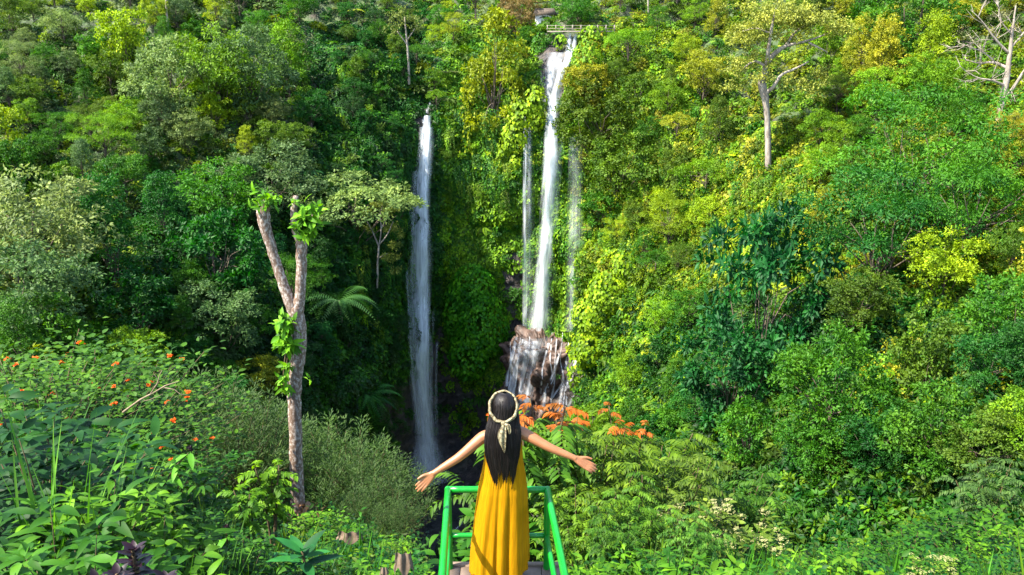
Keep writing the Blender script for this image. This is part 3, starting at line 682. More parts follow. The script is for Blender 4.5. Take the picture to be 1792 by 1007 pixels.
# ---------------------------------------------------------------- trees
def tree_proto(seed, H=12., R=4.5, crown_h=7., lobes=14, lr=1.7, twigs=13, per=13, L=.42, W=.22, shape='round', droop=.2, upb=.9, trunk_r=.22, bark='bark', tw=.25, segs=2, hang=0):
    rs = np.random.RandomState(seed); mb = MB(); tb = MB()
    zc = H - crown_h / 2; cen = []
    for i in range(lobes):
        for _ in range(40):
            d = rdir(1, rs)[0]
            if shape == 'round': q = d * rs.uniform(.55, 1.0); p = np.array([q[0] * R, q[1] * R, zc + q[2] * crown_h / 2])
            elif shape == 'tier': p = np.array([d[0] * R * rs.uniform(.3, 1), d[1] * R * rs.uniform(.3, 1), H - crown_h * rs.rand() ** 1.3])
            elif shape == 'cone':
                t = (i + .5) / lobes; rr = R * (1 - t) ** .8 * rs.uniform(.6, 1); a = i * 2.4; p = np.array([rr * math.cos(a), rr * math.sin(a), H - crown_h * (1 - t)])
            elif shape == 'column': p = np.array([d[0] * R, d[1] * R, H - crown_h * rs.rand()])
            elif shape == 'umbrella':
                rr = R * math.sqrt(rs.rand()); a = rs.rand() * 6.283; p = np.array([rr * math.cos(a), rr * math.sin(a), H - .5 * crown_h * (rr / R) ** 2 - rs.rand() * crown_h * .35])
            if all(np.linalg.norm(p - c) > lr * .95 for c in cen): break
        cen.append(p)
    cen = np.array(cen); top = np.array([0, 0, zc])
    th = H - crown_h * .75
    k = 7; tt = np.linspace(0, 1, k); bend = rs.normal(0, .25, 2)
    path = np.stack([bend[0] * np.sin(tt * 3), bend[1] * np.sin(tt * 2.3), -1.0 + tt * (th + 1.0)], 1)
    tube(tb, path, trunk_r * (1.25 - .5 * tt), 8)
    for c in cen:
        s0 = path[rs.randint(3, k)]; mid = (s0 + c) / 2 + np.array([0, 0, rs.uniform(-.3, .8)]) + rs.normal(0, .2, 3)
        tube(tb, [s0, mid, s0 * .2 + c * .8], [trunk_r * .36, trunk_r * .2, trunk_r * .06], 5)
    for li, c in enumerate(cen):
        r_ = lr * rs.uniform(.75, 1.25); lobe_v = rs.rand()
        td = rdir(twigs, rs); td[:, 2] = np.where(td[:, 2] < -.35, -td[:, 2], td[:, 2])
        fl = .62 if shape in ('tier', 'umbrella') else .85
        tc_ = c + td * np.array([r_, r_, r_ * fl]) * rs.uniform(.6, 1.0, (twigs, 1))
        n = twigs * per; ti = np.repeat(np.arange(twigs), per); d = rdir(n, rs)
        P = tc_[ti] + d * r_ * tw * rs.uniform(.2, 1, (n, 1)) * np.array([1, 1, .7])
        T = nrm(d * .9 + td[ti] * .55 + np.array([0, 0, -droop])); Nn = nrm(nrm(P - c) * 1.0 + rs.normal(0, .28, (n, 3)) + np.array([0, 0, upb * .45]))
        lv = np.clip(.25 * lobe_v + .35 * rs.rand(twigs)[ti] + .4 * rs.rand(n), 0, 1)
        leaves(mb, P, T, Nn, L * rs.uniform(.6, 1.25, n), W * rs.uniform(.75, 1.2, n), lv, segs=segs, droop=.2)
        if hang and rs.rand() < hang:
            ll = rs.uniform(1.5, 4.0); kk = int(ll * 12); t = np.linspace(0, 1, kk); a = rs.rand() * 6.28
            base = c + np.array([math.cos(a) * r_ * .9, math.sin(a) * r_ * .9, -.2])
            P = base + np.stack([rs.normal(0, .25, kk), rs.normal(0, .25, kk), -t * ll], 1)
            leaves(mb, P, np.stack([rs.normal(0, .7, kk), rs.normal(0, .7, kk), -np.ones(kk)], 1), rdir(kk, rs) + np.array([0, 0, .4]), L * .9, W, rs.rand(kk))
    return tb.mesh('trunk', True), mb.mesh('crown'), bark
def fern_tree(seed):
    rs = np.random.RandomState(seed); mb = MB(); tb = MB(); H = 5.0
    tube(tb, [(0, 0, -1), (.1, 0, 2), (.05, .1, H)], [.18, .14, .12], 7)
    for i in range(14):
        a = i * 2.4; ll = rs.uniform(2.2, 3.2); m_ = 20; t = np.linspace(.06, 1, m_); up = rs.uniform(.5, 1.0)
        D = np.array([math.cos(a), math.sin(a), 0]); S = np.array([-D[1], D[0], 0])
        P = np.array([0, .1, H]) + (ll * t)[:, None] * D + np.stack([0 * t, 0 * t, ll * (up * t - 1.0 * t * t)], 1)
        for sg in (-1, 1):
            leaves(mb, P, sg * S + D * .4 + np.array([0, 0, -.3]), np.tile([0, 0, 1.0], (m_, 1)), ll * .24 * np.sin(np.pi * (t * .85 + .12)), .15, np.full(m_, rs.rand()), fold=.1)
    return tb.mesh('trunk', True), mb.mesh('crown'), 'bark'

SPEC = {
 'rounded_tree':  ([tree_proto(100 + i, H=12, R=4.2, crown_h=7.5, lobes=20, lr=1.7, twigs=20, per=20, L=.32, W=.17) for i in range(3)], 'lumpy rounded', 12),
 'feathery_tree': ([tree_proto(110 + i, H=13, R=6.0, crown_h=7.0, lobes=28, lr=1.9, twigs=22, per=20, L=.27, W=.10, shape='tier', droop=.45) for i in range(2)], 'wide feathery', 13),
 'conical_tree':  ([tree_proto(120 + i, H=13, R=4.0, crown_h=10, lobes=24, lr=1.5, twigs=20, per=18, L=.28, W=.14, shape='cone') for i in range(2)], 'tapering dense', 13),
 'vine_draped_tree': ([tree_proto(130 + i, H=13, R=2.6, crown_h=10, lobes=22, lr=1.35, twigs=15, per=14, L=.36, W=.24, shape='column', hang=.9) for i in range(2)], 'vine-draped columnar', 13),
 'large_leaved_tree': ([tree_proto(140 + i, H=12, R=4.0, crown_h=9, lobes=18, lr=1.5, twigs=14, per=14, L=.52, W=.25, shape='round', tw=.28) for i in range(2)], 'large-leaved', 12),
 'flat_topped_tree': ([tree_proto(150 + i, H=11, R=4.6, crown_h=4.6, lobes=18, lr=1.6, twigs=18, per=18, L=.3, W=.16, shape='umbrella') for i in range(2)], 'flat-topped', 11),
 'tree_fern':     ([fern_tree(160)], 'arching-fronded', 6.5),
}
TINTW = {'yel': 'yellow-green', 'lime': 'lime green', 'green': 'mid green', 'deep': 'deep green', 'dark': 'dark green', 'grey': 'grey-green', 'pale': 'pale silvery green', 'blue': 'blue-green', 'olive': 'olive green', 'rust': 'rusty brown', 'gold': 'golden green'}
PLACED = []
def place_tree(kind, base, scale, tn, rs, label=None, var=None, sx=1.0):
    protosl, word, H0 = SPEC[kind]; tk, cr, bark = protosl[rs.randint(len(protosl)) if var is None else var]
    o = empty(kind, base, rs.rand() * 6.283, (scale * sx, scale * sx, scale))
    link('trunk', tk, M[bark], o); c = link('crown', cr, M['crown'], o)
    c.color = (*np.clip(np.array(G[tn]) * rs.uniform(.82, 1.2) * rs.uniform(.93, 1.07, 3), 0, 1), 1)
    cz = Vector(base) + Vector((0, 0, H0 * scale * .68)); q = pix(cz)
    PLACED.append([o, kind, word, tn, q[0], q[1], label]); return o

# hand-placed trees: kind, crown-centre pixel, crown height in pixels, distance to pull in front of slope, tint, label
HERO = [
 ('large_leaved_tree', 1330, 500, 300, 'blue', 'dark blue-green large-leaved tree standing before the sunlit yellow cliff', .62),
 ('large_leaved_tree', 1275, 640, 190, 'blue', 'dark large-leaved tree just below the big dark one by the sunlit cliff', .8),
 ('feathery_tree', 1600, 300, 210, 'green', 'widest feathery green tree on the right hillside below the bare tree', 1.1),
 ('feathery_tree', 1530, 430, 210, 'deep', 'feathery deep green tree overhanging a dark hollow on the right hillside', 1.1),
 ('feathery_tree', 1680, 380, 200, 'green', 'feathery tree right of the dark hollow, below the widest feathery tree', 1.0),
 ('rounded_tree', 1450, 690, 190, 'green', 'bright green bushy tree in the middle of the lower right slope', .9),
 ('rounded_tree', 60, 410, 190, 'pale', 'big pale silvery tree at the left picture edge', 1.1),
 ('rounded_tree', 40, 520, 170, 'grey', 'grey-green tree under the big pale tree at the left edge', 1.1),
 ('conical_tree', 195, 420, 170, 'deep', 'dark pointed tree next to the big pale tree on the left', 1.0),
 ('conical_tree', 290, 375, 120, 'deep', 'small dark round-topped tree right of the pointed dark tree', 1.0),
 ('rounded_tree', 480, 320, 120, 'grey', 'grey-green tree above the two forks of the pruned tree', 1.2),
 ('rounded_tree', 385, 345, 120, 'green', 'green tree left of the pruned tree tops', 1.1),
 ('conical_tree', 505, 115, 120, 'lime', 'vivid green tree standing out on the shaded upper left slope', 1.0),
 ('rounded_tree', 385, 130, 150, 'lime', 'bright leafy tree left of the vivid green tree on the upper left slope', .9),
 ('rounded_tree', 300, 145, 130, 'pale', 'pale tree in the middle of the upper left slope', 1.0),
 ('rounded_tree', 445, 130, 140, 'grey', 'dull grey-green tree beside the vivid green tree', .9),
 ('vine_draped_tree', 215, 60, 110, 'yel', 'yellow creeper-clad tree at the top of the left slope', 1.0),
 ('vine_draped_tree', 860, 120, 170, 'yel', 'yellow-green creeper-covered tree on the cliff between the waterfalls', .85),
 ('flat_topped_tree', 620, 370, 90, 'pale', 'pale yellowish tree left of the thin white-trunked tree', 1.2),
 ('rounded_tree', 1050, 210, 130, 'olive', 'olive round tree overhanging beside the top of the right waterfall', 1.1),
 ('rounded_tree', 1090, 290, 110, 'olive', 'second olive tree below the round olive tree by the right waterfall', 1.1),
 ('rounded_tree', 1030, 150, 90, 'gold', 'small golden tree right of the lip of the right waterfall', 1.0),
 ('conical_tree', 1540, 105, 110, 'gold', 'golden-green rounded tree right of the umbrella tree', 1.0),
 ('conical_tree', 1625, 100, 110, 'yel', 'yellow-green rounded tree left of the bare tree', 1.0),
 ('conical_tree', 1505, 80, 80, 'gold', 'smaller golden tree nearest the umbrella tree', 1.0),
 ('rounded_tree', 1580, 40, 120, 'green', 'bright green tree at the top edge right of the umbrella tree', 1.1),
 ('tree_fern', 600, 545, 110, 'dark', 'dark tree fern with drooping fronds right of the pruned tree', 1.0),
 ('tree_fern', 640, 660, 90, 'deep', 'dark tree fern low beside the left waterfall gorge', 1.0),
 ('rounded_tree', 455, 665, 80, 'gold', 'yellow-brown bush-like tree left of the pruned trunk', 1.0),
 ('rounded_tree', 390, 560, 120, 'grey', 'grey-green tree in the shade left of the pruned trunk', 1.1),
 ('large_leaved_tree', 235, 540, 130, 'deep', 'large-leaved dark tree above the orange-flowered shrubs', 1.0),
 ('large_leaved_tree', 380, 440, 150, 'deep', 'large-leaved deep green tree left of the leaning fork', 1.0),
 ('rounded_tree', 1760, 560, 140, 'green', 'mid green bushy tree at the right picture edge halfway down', 1.0),
 ('rounded_tree', 1640, 760, 150, 'green', 'mid green bushy tree low on the right slope', 1.0),
 ('vine_draped_tree', 1610, 620, 170, 'olive', 'olive vine-hung tree with brown trailing roots on the right slope', .8),
 ('rounded_tree', 905, 25, 70, 'rust', 'brownish tree above the bridge on the rim', 1.0),
 ('rounded_tree', 1010, 20, 60, 'green', 'green tree right behind the bridge on the rim', 1.0),
]
rst = np.random.RandomState(21)
occ = []
for kind, cx, cy, hp, tn, lab, sx in HERO:
    H0 = SPEC[kind][2]; crown_frac = {'flat_topped_tree': .5, 'tree_fern': .7}.get(kind, .72)
    by = cy + hp * .45; l, n = hit(cx, min(by, 1000))
    if l is None: continue
    dist = l.length; s_ = hp / FPX * dist / math.cos(math.radians(14)) / (H0 * crown_frac)
    b_ = Vector((l.x, l.y, 0)); b_.y -= .6; b_.x = b_.x * (b_.y / l.y); b_.z = ground(b_.x, b_.y) - .2
    zt = at(cx, cy, b_.y).z; s_ = max(.35, min(s_, 2.4))
    # crown centre on its pixel
    dz = zt - (b_.z + H0 * s_ * .66); b_.z += min(dz, .3)
    place_tree(kind, b_, s_, tn, rst, lab, sx=sx); occ.append((cx, cy, hp * .42))

NOTREE = [blob(740, 520, 48, 370), blob(945, 420, 95, 300), blob(990, 110, 60, 85), blob(830, 560, 90, 190), blob(820, 880, 150, 190), blob(1075, 530, 62, 105), blob(1335, 365, 100, 115), blob(1345, 130, 90, 150), blob(1740, 130, 70, 110), blob(660, 420, 40, 70), blob(1030, 40, 110, 30), blob(955, 680, 110, 100)]
cand = []
def tk(px, py, rs):
    r = rs.rand()
    if 1150 < px and py > 700: return 'rounded_tree' if r < .8 else 'large_leaved_tree'
    return 'rounded_tree' if r < .48 else 'conical_tree' if r < .62 else 'vine_draped_tree' if r < .74 else 'feathery_tree' if r < .84 else 'large_leaved_tree' if r < .92 else 'flat_topped_tree' if r < .96 else 'rounded_tree'
for it in range(9000):
    x = rst.uniform(-70, 1862); y = rst.uniform(-45, 830)
    if inblob(x, y, NOTREE): continue
    l, n = hit(x, y)
    if l is None or l.y < 45: continue
    hp = FPX / l.length * rst.uniform(4.0, 7.5); hp = min(hp, 150 if y < 500 else 115)
    if x > 560 and x < 1010: hp *= .62
    rad = hp * .40
    if any(math.hypot(x - a, y - b_) < (rad + c_) * .88 for a, b_, c_ in occ): continue
    occ.append((x, y, rad)); cand.append((x, y, hp))
    if len(cand) >= 290: break
for x, y, hp in cand:
    kind = tk(x, y, rst); H0 = SPEC[kind][2]; l, n = hit(x, min(990, y + hp * .4))
    if l is None or l.y < 40: continue
    s_ = hp / FPX * l.length / (H0 * .72); b_ = Vector((l.x, l.y, l.z - .3 * H0 * s_ * .5))
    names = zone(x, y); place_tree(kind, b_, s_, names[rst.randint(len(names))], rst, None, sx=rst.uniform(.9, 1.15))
# forest on the heights behind
for i in range(70):
    s_ = rst.uniform(-.75, .75); Y = rst.uniform(172, 260); x_ = s_ * Y
    b_ = Vector((x_, Y, ground(x_, Y) - .6)); q = pix(b_ + Vector((0, 0, 7)))
    if q[1] < -90 or inblob(q[0], q[1] + 20, [blob(1010, 30, 90, 45)]): continue
    place_tree(['rounded_tree', 'conical_tree', 'feathery_tree', 'vine_draped_tree'][rst.randint(4)], b_, rst.uniform(.8, 1.4), ['green', 'deep', 'lime', 'grey'][rst.randint(4)], rst)

# labels that single out each tree
def where(px, py):
    r = 'atop' if py < 70 else 'high on' if py < 210 else 'midway on' if py < 380 else 'low on' if py < 580 else 'below'
    if px < 180: c = 'far left slope'
    elif px < 420: c = 'left slope'
    elif px < 590: c = 'slope behind pruned tree'
    elif px < 760: c = 'wall left of left waterfall'
    elif px < 960: c = 'cliff between the waterfalls'
    elif px < 1150: c = 'wall right of right waterfall'
    elif px < 1400: c = 'slope around umbrella tree'
    elif px < 1610: c = 'right slope'
    else: c = 'far right slope'
    return r + ' ' + c
ordw = ['leftmost', 'second from left', 'third from left', 'fourth from left', 'fifth from left', 'sixth from left', 'seventh from left', 'eighth from left', 'ninth from left', 'tenth from left', 'eleventh from left', 'twelfth from left']
byl = {}
for p in PLACED:
    o, kind, word, tn, px, py, lab = p
    o['category'] = 'tree'; o['group'] = kind.replace('_', ' ') + 's on the gorge slopes'
    if lab: o['label'] = lab; continue
    nm = 'tree fern' if kind == 'tree_fern' else 'tree'
    byl.setdefault('%s %s %s %s' % (TINTW[tn], word, nm, where(px, py)), []).append((px, o))
for lab, lst in byl.items():
    lst.sort(key=lambda t: t[0])
    for i, (x, o) in enumerate(lst): o['label'] = lab if len(lst) == 1 else lab + ', ' + ordw[min(i, 11)]

# ---------------------------------------------------------------- single trees with visible limbs
def limbs(tb, pts_r, seg=7):
    P = np.array([p[:3] for p in pts_r], float); R_ = np.array([p[3] for p in pts_r])
    n = max(6, 4 * len(P)); t = np.linspace(0, len(P) - 1, n)
    Q = np.stack([np.interp(t, np.arange(len(P)), P[:, k]) for k in range(3)], 1); Q = smooth1(Q, 2, 1); Q[0] = P[0]; Q[-1] = P[-1]
    Q = Q + RS.normal(0, .02, Q.shape) * R_.max() * 2
    tube(tb, Q, np.interp(t, np.arange(len(P)), R_), seg)
def limb_tree(name, label, Y, paths, foliage, tint, bark, leaf=(.4, .22), cat='tree', twig=0, group=None, seed=0, rf=.62):
    """paths: lists of (px, py, depth offset, radius px)"""
    rs = np.random.RandomState(seed); b0 = at(paths[0][0][0], paths[0][0][1], Y); o = empty(name, b0); tag(o, label, cat, group)
    tb = MB(); B0 = np.array(b0); ends = []
    for k, pth in enumerate(paths):
        pr = []
        for (px, py, dy, r) in pth:
            q = np.array(at(px, py, Y + dy)); pr.append((*(q - B0), rf * r / FPX * np.linalg.norm(q)))
        limbs(tb, pr); ends.append(pr)
        for _ in range(twig if k else 0):
            i = rs.randint(1, len(pr)); s0 = np.array(pr[i][:3]); ln = rs.uniform(1, 3.2)
            d = nrm(rs.normal(0, 1, 3) + np.array([0, 0, .7])); m1 = s0 + d * ln * .5 + rs.normal(0, .15, 3); e = s0 + d * ln + np.array([0, 0, .3 * ln])
            tube(tb, [s0, m1, e], [.06, .035, .012], 4)
            for _ in range(3):
                d2 = nrm(d + rs.normal(0, .6, 3)); tube(tb, [m1, m1 + d2 * ln * .45], [.025, .008], 4, cap=False)
    link('trunk', tb.mesh('trunk', True), M[bark], o)
    if foliage:
        mb = MB()
        for (px, py, dy, rpx, rpy, n) in foliage:
            c = np.array(at(px, py, Y + dy)) - B0; sc_ = np.linalg.norm(c + B0) / FPX; rx, rz = rpx * sc_, rpy * sc_
            k = max(3, n // 14); td = rdir(k, rs); tc_ = c + td * np.array([rx, rx, rz]) * rs.uniform(.3, 1, (k, 1)); ti = rs.randint(0, k, n); d = rdir(n, rs)
            P = tc_[ti] + d * np.array([1, 1, .5]) * .5 * rs.uniform(.2, 1, (n, 1))
            leaves(mb, P, nrm(d + np.array([0, 0, -.2])), np.array([0, 0, .9]) + rs.normal(0, .35, (n, 3)), leaf[0] * rs.uniform(.6, 1.2, n), leaf[1], np.clip(.5 * rs.rand(k)[ti] + .5 * rs.rand(n), 0, 1))
        c = link('crown', mb.mesh('crown'), M['crown'], o); c.color = (*tint, 1)
    return o
def slopeY(px, py): l, n = hit(px, py); return l.y
Y1 = slopeY(1345, 285) - 1.5
limb_tree('umbrella_tree', 'tall umbrella-crowned tree with pale gnarled bare trunk on the right rim', Y1,
 [[(1345, 300, 0, 9), (1344, 240, 0, 8), (1342, 190, 0, 8), (1338, 165, 0, 11), (1330, 140, 0, 9)], [(1338, 165, 0, 9), (1334, 130, 1, 7), (1345, 105, 1, 7), (1365, 85, 1, 6), (1385, 78, 1, 4), (1415, 72, 1, 3), (1450, 58, 2, 2)],
  [(1342, 112, 0, 6), (1345, 85, -1, 5), (1350, 50, -1, 4), (1358, 15, -1, 2)], [(1340, 165, 0, 6), (1356, 150, -1, 5), (1366, 130, -1, 4), (1390, 122, -1, 3), (1415, 108, -1, 2)], [(1338, 115, 0, 4), (1320, 105, 1, 3), (1295, 125, 1, 2)], [(1415, 75, 1, 3), (1430, 82, 0, 2), (1448, 92, 0, 1.5)], [(1375, 80, 1, 4), (1395, 50, 2, 3), (1430, 38, 2, 2)], [(1348, 60, -1, 3), (1325, 48, -1, 2), (1300, 55, -1, 1.5)]],
 [(1360, 30, 0, 60, 18, 2200), (1310, 60, 0, 40, 22, 1600), (1420, 35, 1, 55, 20, 2200), (1470, 50, 1, 28, 16, 900), (1290, 115, 0, 32, 20, 600), (1330, 95, 1, 30, 22, 500), (1415, 150, 0, 36, 18, 700), (1440, 125, 0, 18, 16, 300), (1335, 135, -1, 20, 14, 300), (1285, 150, 0, 22, 16, 350), (1365, 65, 2, 40, 16, 500), (1380, 145, 0, 22, 14, 300), (1350, 10, 1, 80, 14, 900)], (.22, .25, .04), 'palebark', seed=1)
Y2 = slopeY(1745, 225) - 1
limb_tree('bare_tree', 'nearly leafless grey tree with pale leaning trunk at the upper right edge', Y2,
 [[(1742, 235, 0, 8), (1752, 190, 0, 8), (1762, 140, 0, 7), (1768, 90, 0, 5), (1772, 50, 0, 3), (1778, 10, 0, 1.5)], [(1753, 180, 0, 5), (1770, 160, -1, 4), (1788, 130, -1, 3), (1810, 100, -1, 2)], [(1764, 120, 0, 4), (1740, 108, 1, 3), (1715, 112, 1, 2), (1690, 105, 1, 1.2)], [(1767, 95, 0, 3.5), (1742, 70, 0, 2.6), (1725, 45, 0, 1.6), (1712, 30, 0, 1)], [(1768, 85, 0, 3), (1790, 60, 0, 2), (1810, 30, 0, 1)], [(1758, 150, 0, 3.5), (1735, 140, -1, 2.5), (1712, 138, -1, 1.5), (1690, 125, -1, 1)], [(1740, 108, 1, 2), (1720, 90, 1, 1.5), (1690, 80, 1, .9)], [(1770, 60, 0, 2.2), (1752, 40, 0, 1.5), (1748, 15, 0, .9)]],
 [(1700, 60, 1, 36, 24, 260), (1760, 25, 1, 40, 18, 300), (1800, 60, 0, 30, 30, 240), (1700, 120, 1, 26, 16, 150)], (.12, .13, .05), 'palebark', leaf=(.3, .14), twig=9, seed=2)
Y3 = slopeY(662, 480) - 3
limb_tree('slender_tree', 'slender white-trunked tree with sparse yellow-green crown left of the left waterfall', Y3,
 [[(660, 505, 0, 3), (661, 460, 0, 3), (663, 430, 0, 2.6)], [(663, 432, 0, 2.4), (652, 405, 0, 1.8), (641, 385, 0, 1.2)], [(663, 432, 0, 2.4), (668, 400, 0, 2), (664, 375, 0, 1.4), (672, 355, 0, 1)], [(664, 428, 0, 2.2), (678, 412, -.5, 1.8), (688, 388, -.5, 1)], [(667, 400, 0, 1.4), (680, 378, 0, 1)], [(662, 452, 0, 1.6), (678, 444, 0, 1)]],
 [(660, 358, 0, 22, 9, 420), (684, 365, 0, 18, 9, 320), (640, 375, 0, 14, 8, 240), (690, 396, 0, 14, 9, 280), (675, 400, 1, 14, 7, 180), (682, 450, 0, 20, 9, 420), (690, 430, 0, 12, 9, 200), (645, 400, 0, 9, 7, 120), (700, 410, 0, 9, 9, 130), (690, 470, 0, 14, 9, 220)], (.15, .19, .03), 'palebark', leaf=(.34, .17), seed=3)
for nm, lab, pts_, fol, tint_ in [
 ('tall_tree', 'tall thin bare-trunked tree left of the top of the left waterfall', [[(716, 148, 0, 3.5), (715, 110, 0, 3.2), (712, 70, 0, 2.6), (708, 30, 0, 1.6)], [(714, 80, 0, 2), (695, 55, 0, 1.2)], [(713, 70, 0, 2), (730, 45, 0, 1.2)]], [(705, 25, 0, 30, 20, 600), (730, 45, 0, 18, 14, 260), (690, 50, 0, 18, 12, 260)], (.11, .15, .03)),
 ('tall_tree', 'single bare pole-like trunk in the clearing at the top left', [[(295, 60, 0, 3), (292, 30, 0, 2.6), (289, -30, 0, 2.2)]], [(289, -35, 0, 26, 12, 300)], (.1, .16, .02)),
 ('tall_tree', 'tree with a dark straight trunk behind the golden trees at upper right', [[(1602, 85, 0, 4), (1608, 50, 0, 3.6), (1614, 20, 0, 2.6), (1618, -20, 0, 2)]], [(1615, 0, 0, 36, 18, 700)], (.06, .14, .015)),
 ('tall_tree', 'thin trunk standing right of the bridge on the rim', [[(1135, 25, 0, 2.5), (1134, 0, 0, 2.2), (1133, -30, 0, 2)]], [(1133, -32, 0, 26, 12, 300)], (.1, .16, .02))]:
    limb_tree(nm, lab, slopeY(pts_[0][0][0], pts_[0][0][1]) - 2, pts_, fol, tint_, 'palebark' if 'dark' not in lab else 'bark', seed=len(lab), group='bare-trunked tall trees')

# the pruned tree in the foreground
Yp = 19.0
def pruned():
    pr = limb_tree('pruned_tree', 'lopped forked tree with lichen-spotted grey trunk in the left foreground', Yp,
     [[(523, 905, 0, 13), (520, 850, 0, 12), (518, 780, 0, 11.5), (515, 700, 0, 12), (516, 655, 0, 13), (523, 610, 0, 15), (523, 575, 0, 13), (519, 548, 0, 14), (518, 535, 0, 12)],
      [(518, 552, 0, 12), (505, 525, 0, 10), (490, 480, .1, 9), (477, 440, .1, 9), (466, 405, .1, 10), (459, 375, .1, 12), (462, 352, .1, 9)],
      [(519, 552, 0, 12), (526, 515, 0, 9.5), (527, 470, 0, 9.5), (528, 430, 0, 10), (526, 412, 0, 11)],
      [(527, 422, 0, 10), (516, 400, -.05, 7), (514, 370, -.05, 6), (518, 343, -.05, 5)], [(528, 420, 0, 9), (540, 395, .05, 6), (548, 375, .05, 4)], [(461, 375, .1, 8), (470, 360, 0, 5), (470, 350, 0, 4.5)]], None, None, 'lichen', rf=.95)
    B0 = pr.location; rs = np.random.RandomState(8); mb = MB()
    for (px, py, n, sp, L, up) in [(462, 352, 60, 14, .22, .3), (475, 350, 30, 10, .2, .3), (538, 385, 110, 15, .30, -.2), (533, 400, 70, 14, .28, -.3), (548, 368, 40, 12, .26, .3), (500, 565, 70, 11, .34, -.4), (505, 600, 60, 9, .34, -.4), (497, 590, 40, 9, .34, -.4), (503, 640, 20, 7, .25, -.4), (500, 680, 26, 7, .22, -.5), (498, 660, 20, 6, .22, -.5), (540, 660, 5, 6, .2, 0), (515, 355, 14, 6, .16, .4)]:
        c = np.array(at(px, py, Yp - .25)) - np.array(B0); s_ = sp * 20 / FPX
        P = c + rs.normal(0, s_ * .55, (n, 3)); d = rdir(n, rs); d[:, 1] -= .3; d[:, 2] += up
        mb = MB(); leaves(mb, P, d, np.array([0, -.3, .9]) + rs.normal(0, .4, (n, 3)), L * rs.uniform(.5, 1.15, n), L * .32, rs.rand(n), segs=4, droop=.35)
        c = link('sprout', mb.mesh('sprout'), M['plant'], pr); c.color = (.085, .23, .008, 1)
    tb = MB(); 
    for x0 in (499, 503):
        pr_ = [np.array(at(x0 + 3 * math.sin(i), 565 + i * 20, Yp - .12)) - np.array(B0) for i in range(7)]; tube(tb, pr_, np.linspace(.028, .012, 7), 6)
    link('climbing_root', tb.mesh('root', True), M['stem'], pr)
    db = MB(); n = 70; c = np.array(at(525, 905, Yp - .2)) - np.array(B0); P = c + rs.normal(0, 1, (n, 3)) * np.array([.28, .15, .22])
    leaves(db, P, rs.normal(0, .6, (n, 3)) + np.array([0, -.2, -.5]), rs.normal(0, 1, (n, 3)), .5 * rs.uniform(.5, 1.2, n), .16, rs.rand(n), segs=4, droop=.3)
    link('dead_leaves', db.mesh('dead_leaves'), M['dryleaf'], pr)
pruned()

# ---------------------------------------------------------------- bridge and building on the rim
m, nt, b, out = newmat('white_plaster'); b.inputs['Base Color'].default_value = (.75, .73, .70, 1); b.inputs['Roughness'].default_value = .8; M['plaster'] = m
M['concrete'] = noisemat('weathered_concrete', [(.3, (.16, .13, .11)), (.7, (.30, .26, .22))], 3, .9, .3)
M['clay'] = noisemat('clay_tile', [(.3, (.30, .13, .06)), (.7, (.42, .20, .10))], 3, .85, .3)
def boxv(a, b_):
    x0, y0, z0 = a; x1, y1, z1 = b_
    V = [(x0, y0, z0), (x1, y0, z0), (x1, y1, z0), (x0, y1, z0), (x0, y0, z1), (x1, y0, z1), (x1, y1, z1), (x0, y1, z1)]
    F = [(0, 2, 1), (0, 3, 2), (4, 5, 6), (4, 6, 7), (0, 1, 5), (0, 5, 4), (1, 2, 6), (1, 6, 5), (2, 3, 7), (2, 7, 6), (3, 0, 4), (3, 4, 7)]
    return V, F
def box(name, a, b_, mat, parent):
    mb = MB(); mb.add(*boxv(a, b_)); return link(name, mb.mesh(name), mat, parent)
Yb = 163.0; p0 = at(958, 52, Yb); p1 = at(1075, 52, Yb); wb = p1.x - p0.x
br = empty('footbridge', p0); tag(br, 'small footbridge with thin railings above the right waterfall', 'bridge')
box('deck', (0, -.6, -.45), (wb, .6, -.25), M['concrete'], br)
for sy in (-.55, .5):
    for k, z in enumerate((.15, .65)): box('rail', (-.2, sy, z), (wb + .2, sy + .06, z + .07), M['concrete'], br)
    for k in range(9): box('post', (k * wb / 8 - .05, sy - .012, -.25), (k * wb / 8 + .05, sy + .075, .8), M['concrete'], br)
ph = at(955, 47, 172); hs = empty('white_hut', (ph.x, 172, ph.z)); tag(hs, 'small white building half hidden by trees behind the bridge', 'building')
box('wall', (-2.0, 0, -1.5), (1.6, 3.0, 2.2), M['plaster'], hs)
mb = MB(); V = [(-2.5, -.6, 2.2), (2.1, -.6, 2.2), (2.1, 3.6, 2.2), (-2.5, 3.6, 2.2), (-2.0, 1.5, 3.4), (1.6, 1.5, 3.4)]
mb.add(V, [(0, 1, 5), (0, 5, 4), (2, 3, 4), (2, 4, 5), (1, 2, 5), (3, 0, 4), (0, 2, 1), (0, 3, 2)]); link('roof', mb.mesh('roof'), M['bark'], hs)
m, nt, b, out = newmat('dark_window'); b.inputs['Base Color'].default_value = (.03, .035, .04, 1); b.inputs['Roughness'].default_value = .2; M['darkglass'] = m
box('window', (-.9, -.03, .2), (-.1, .02, 1.1), M['darkglass'], hs); box('door', (.5, -.03, -1.4), (1.2, .02, .9), M['bark'], hs)

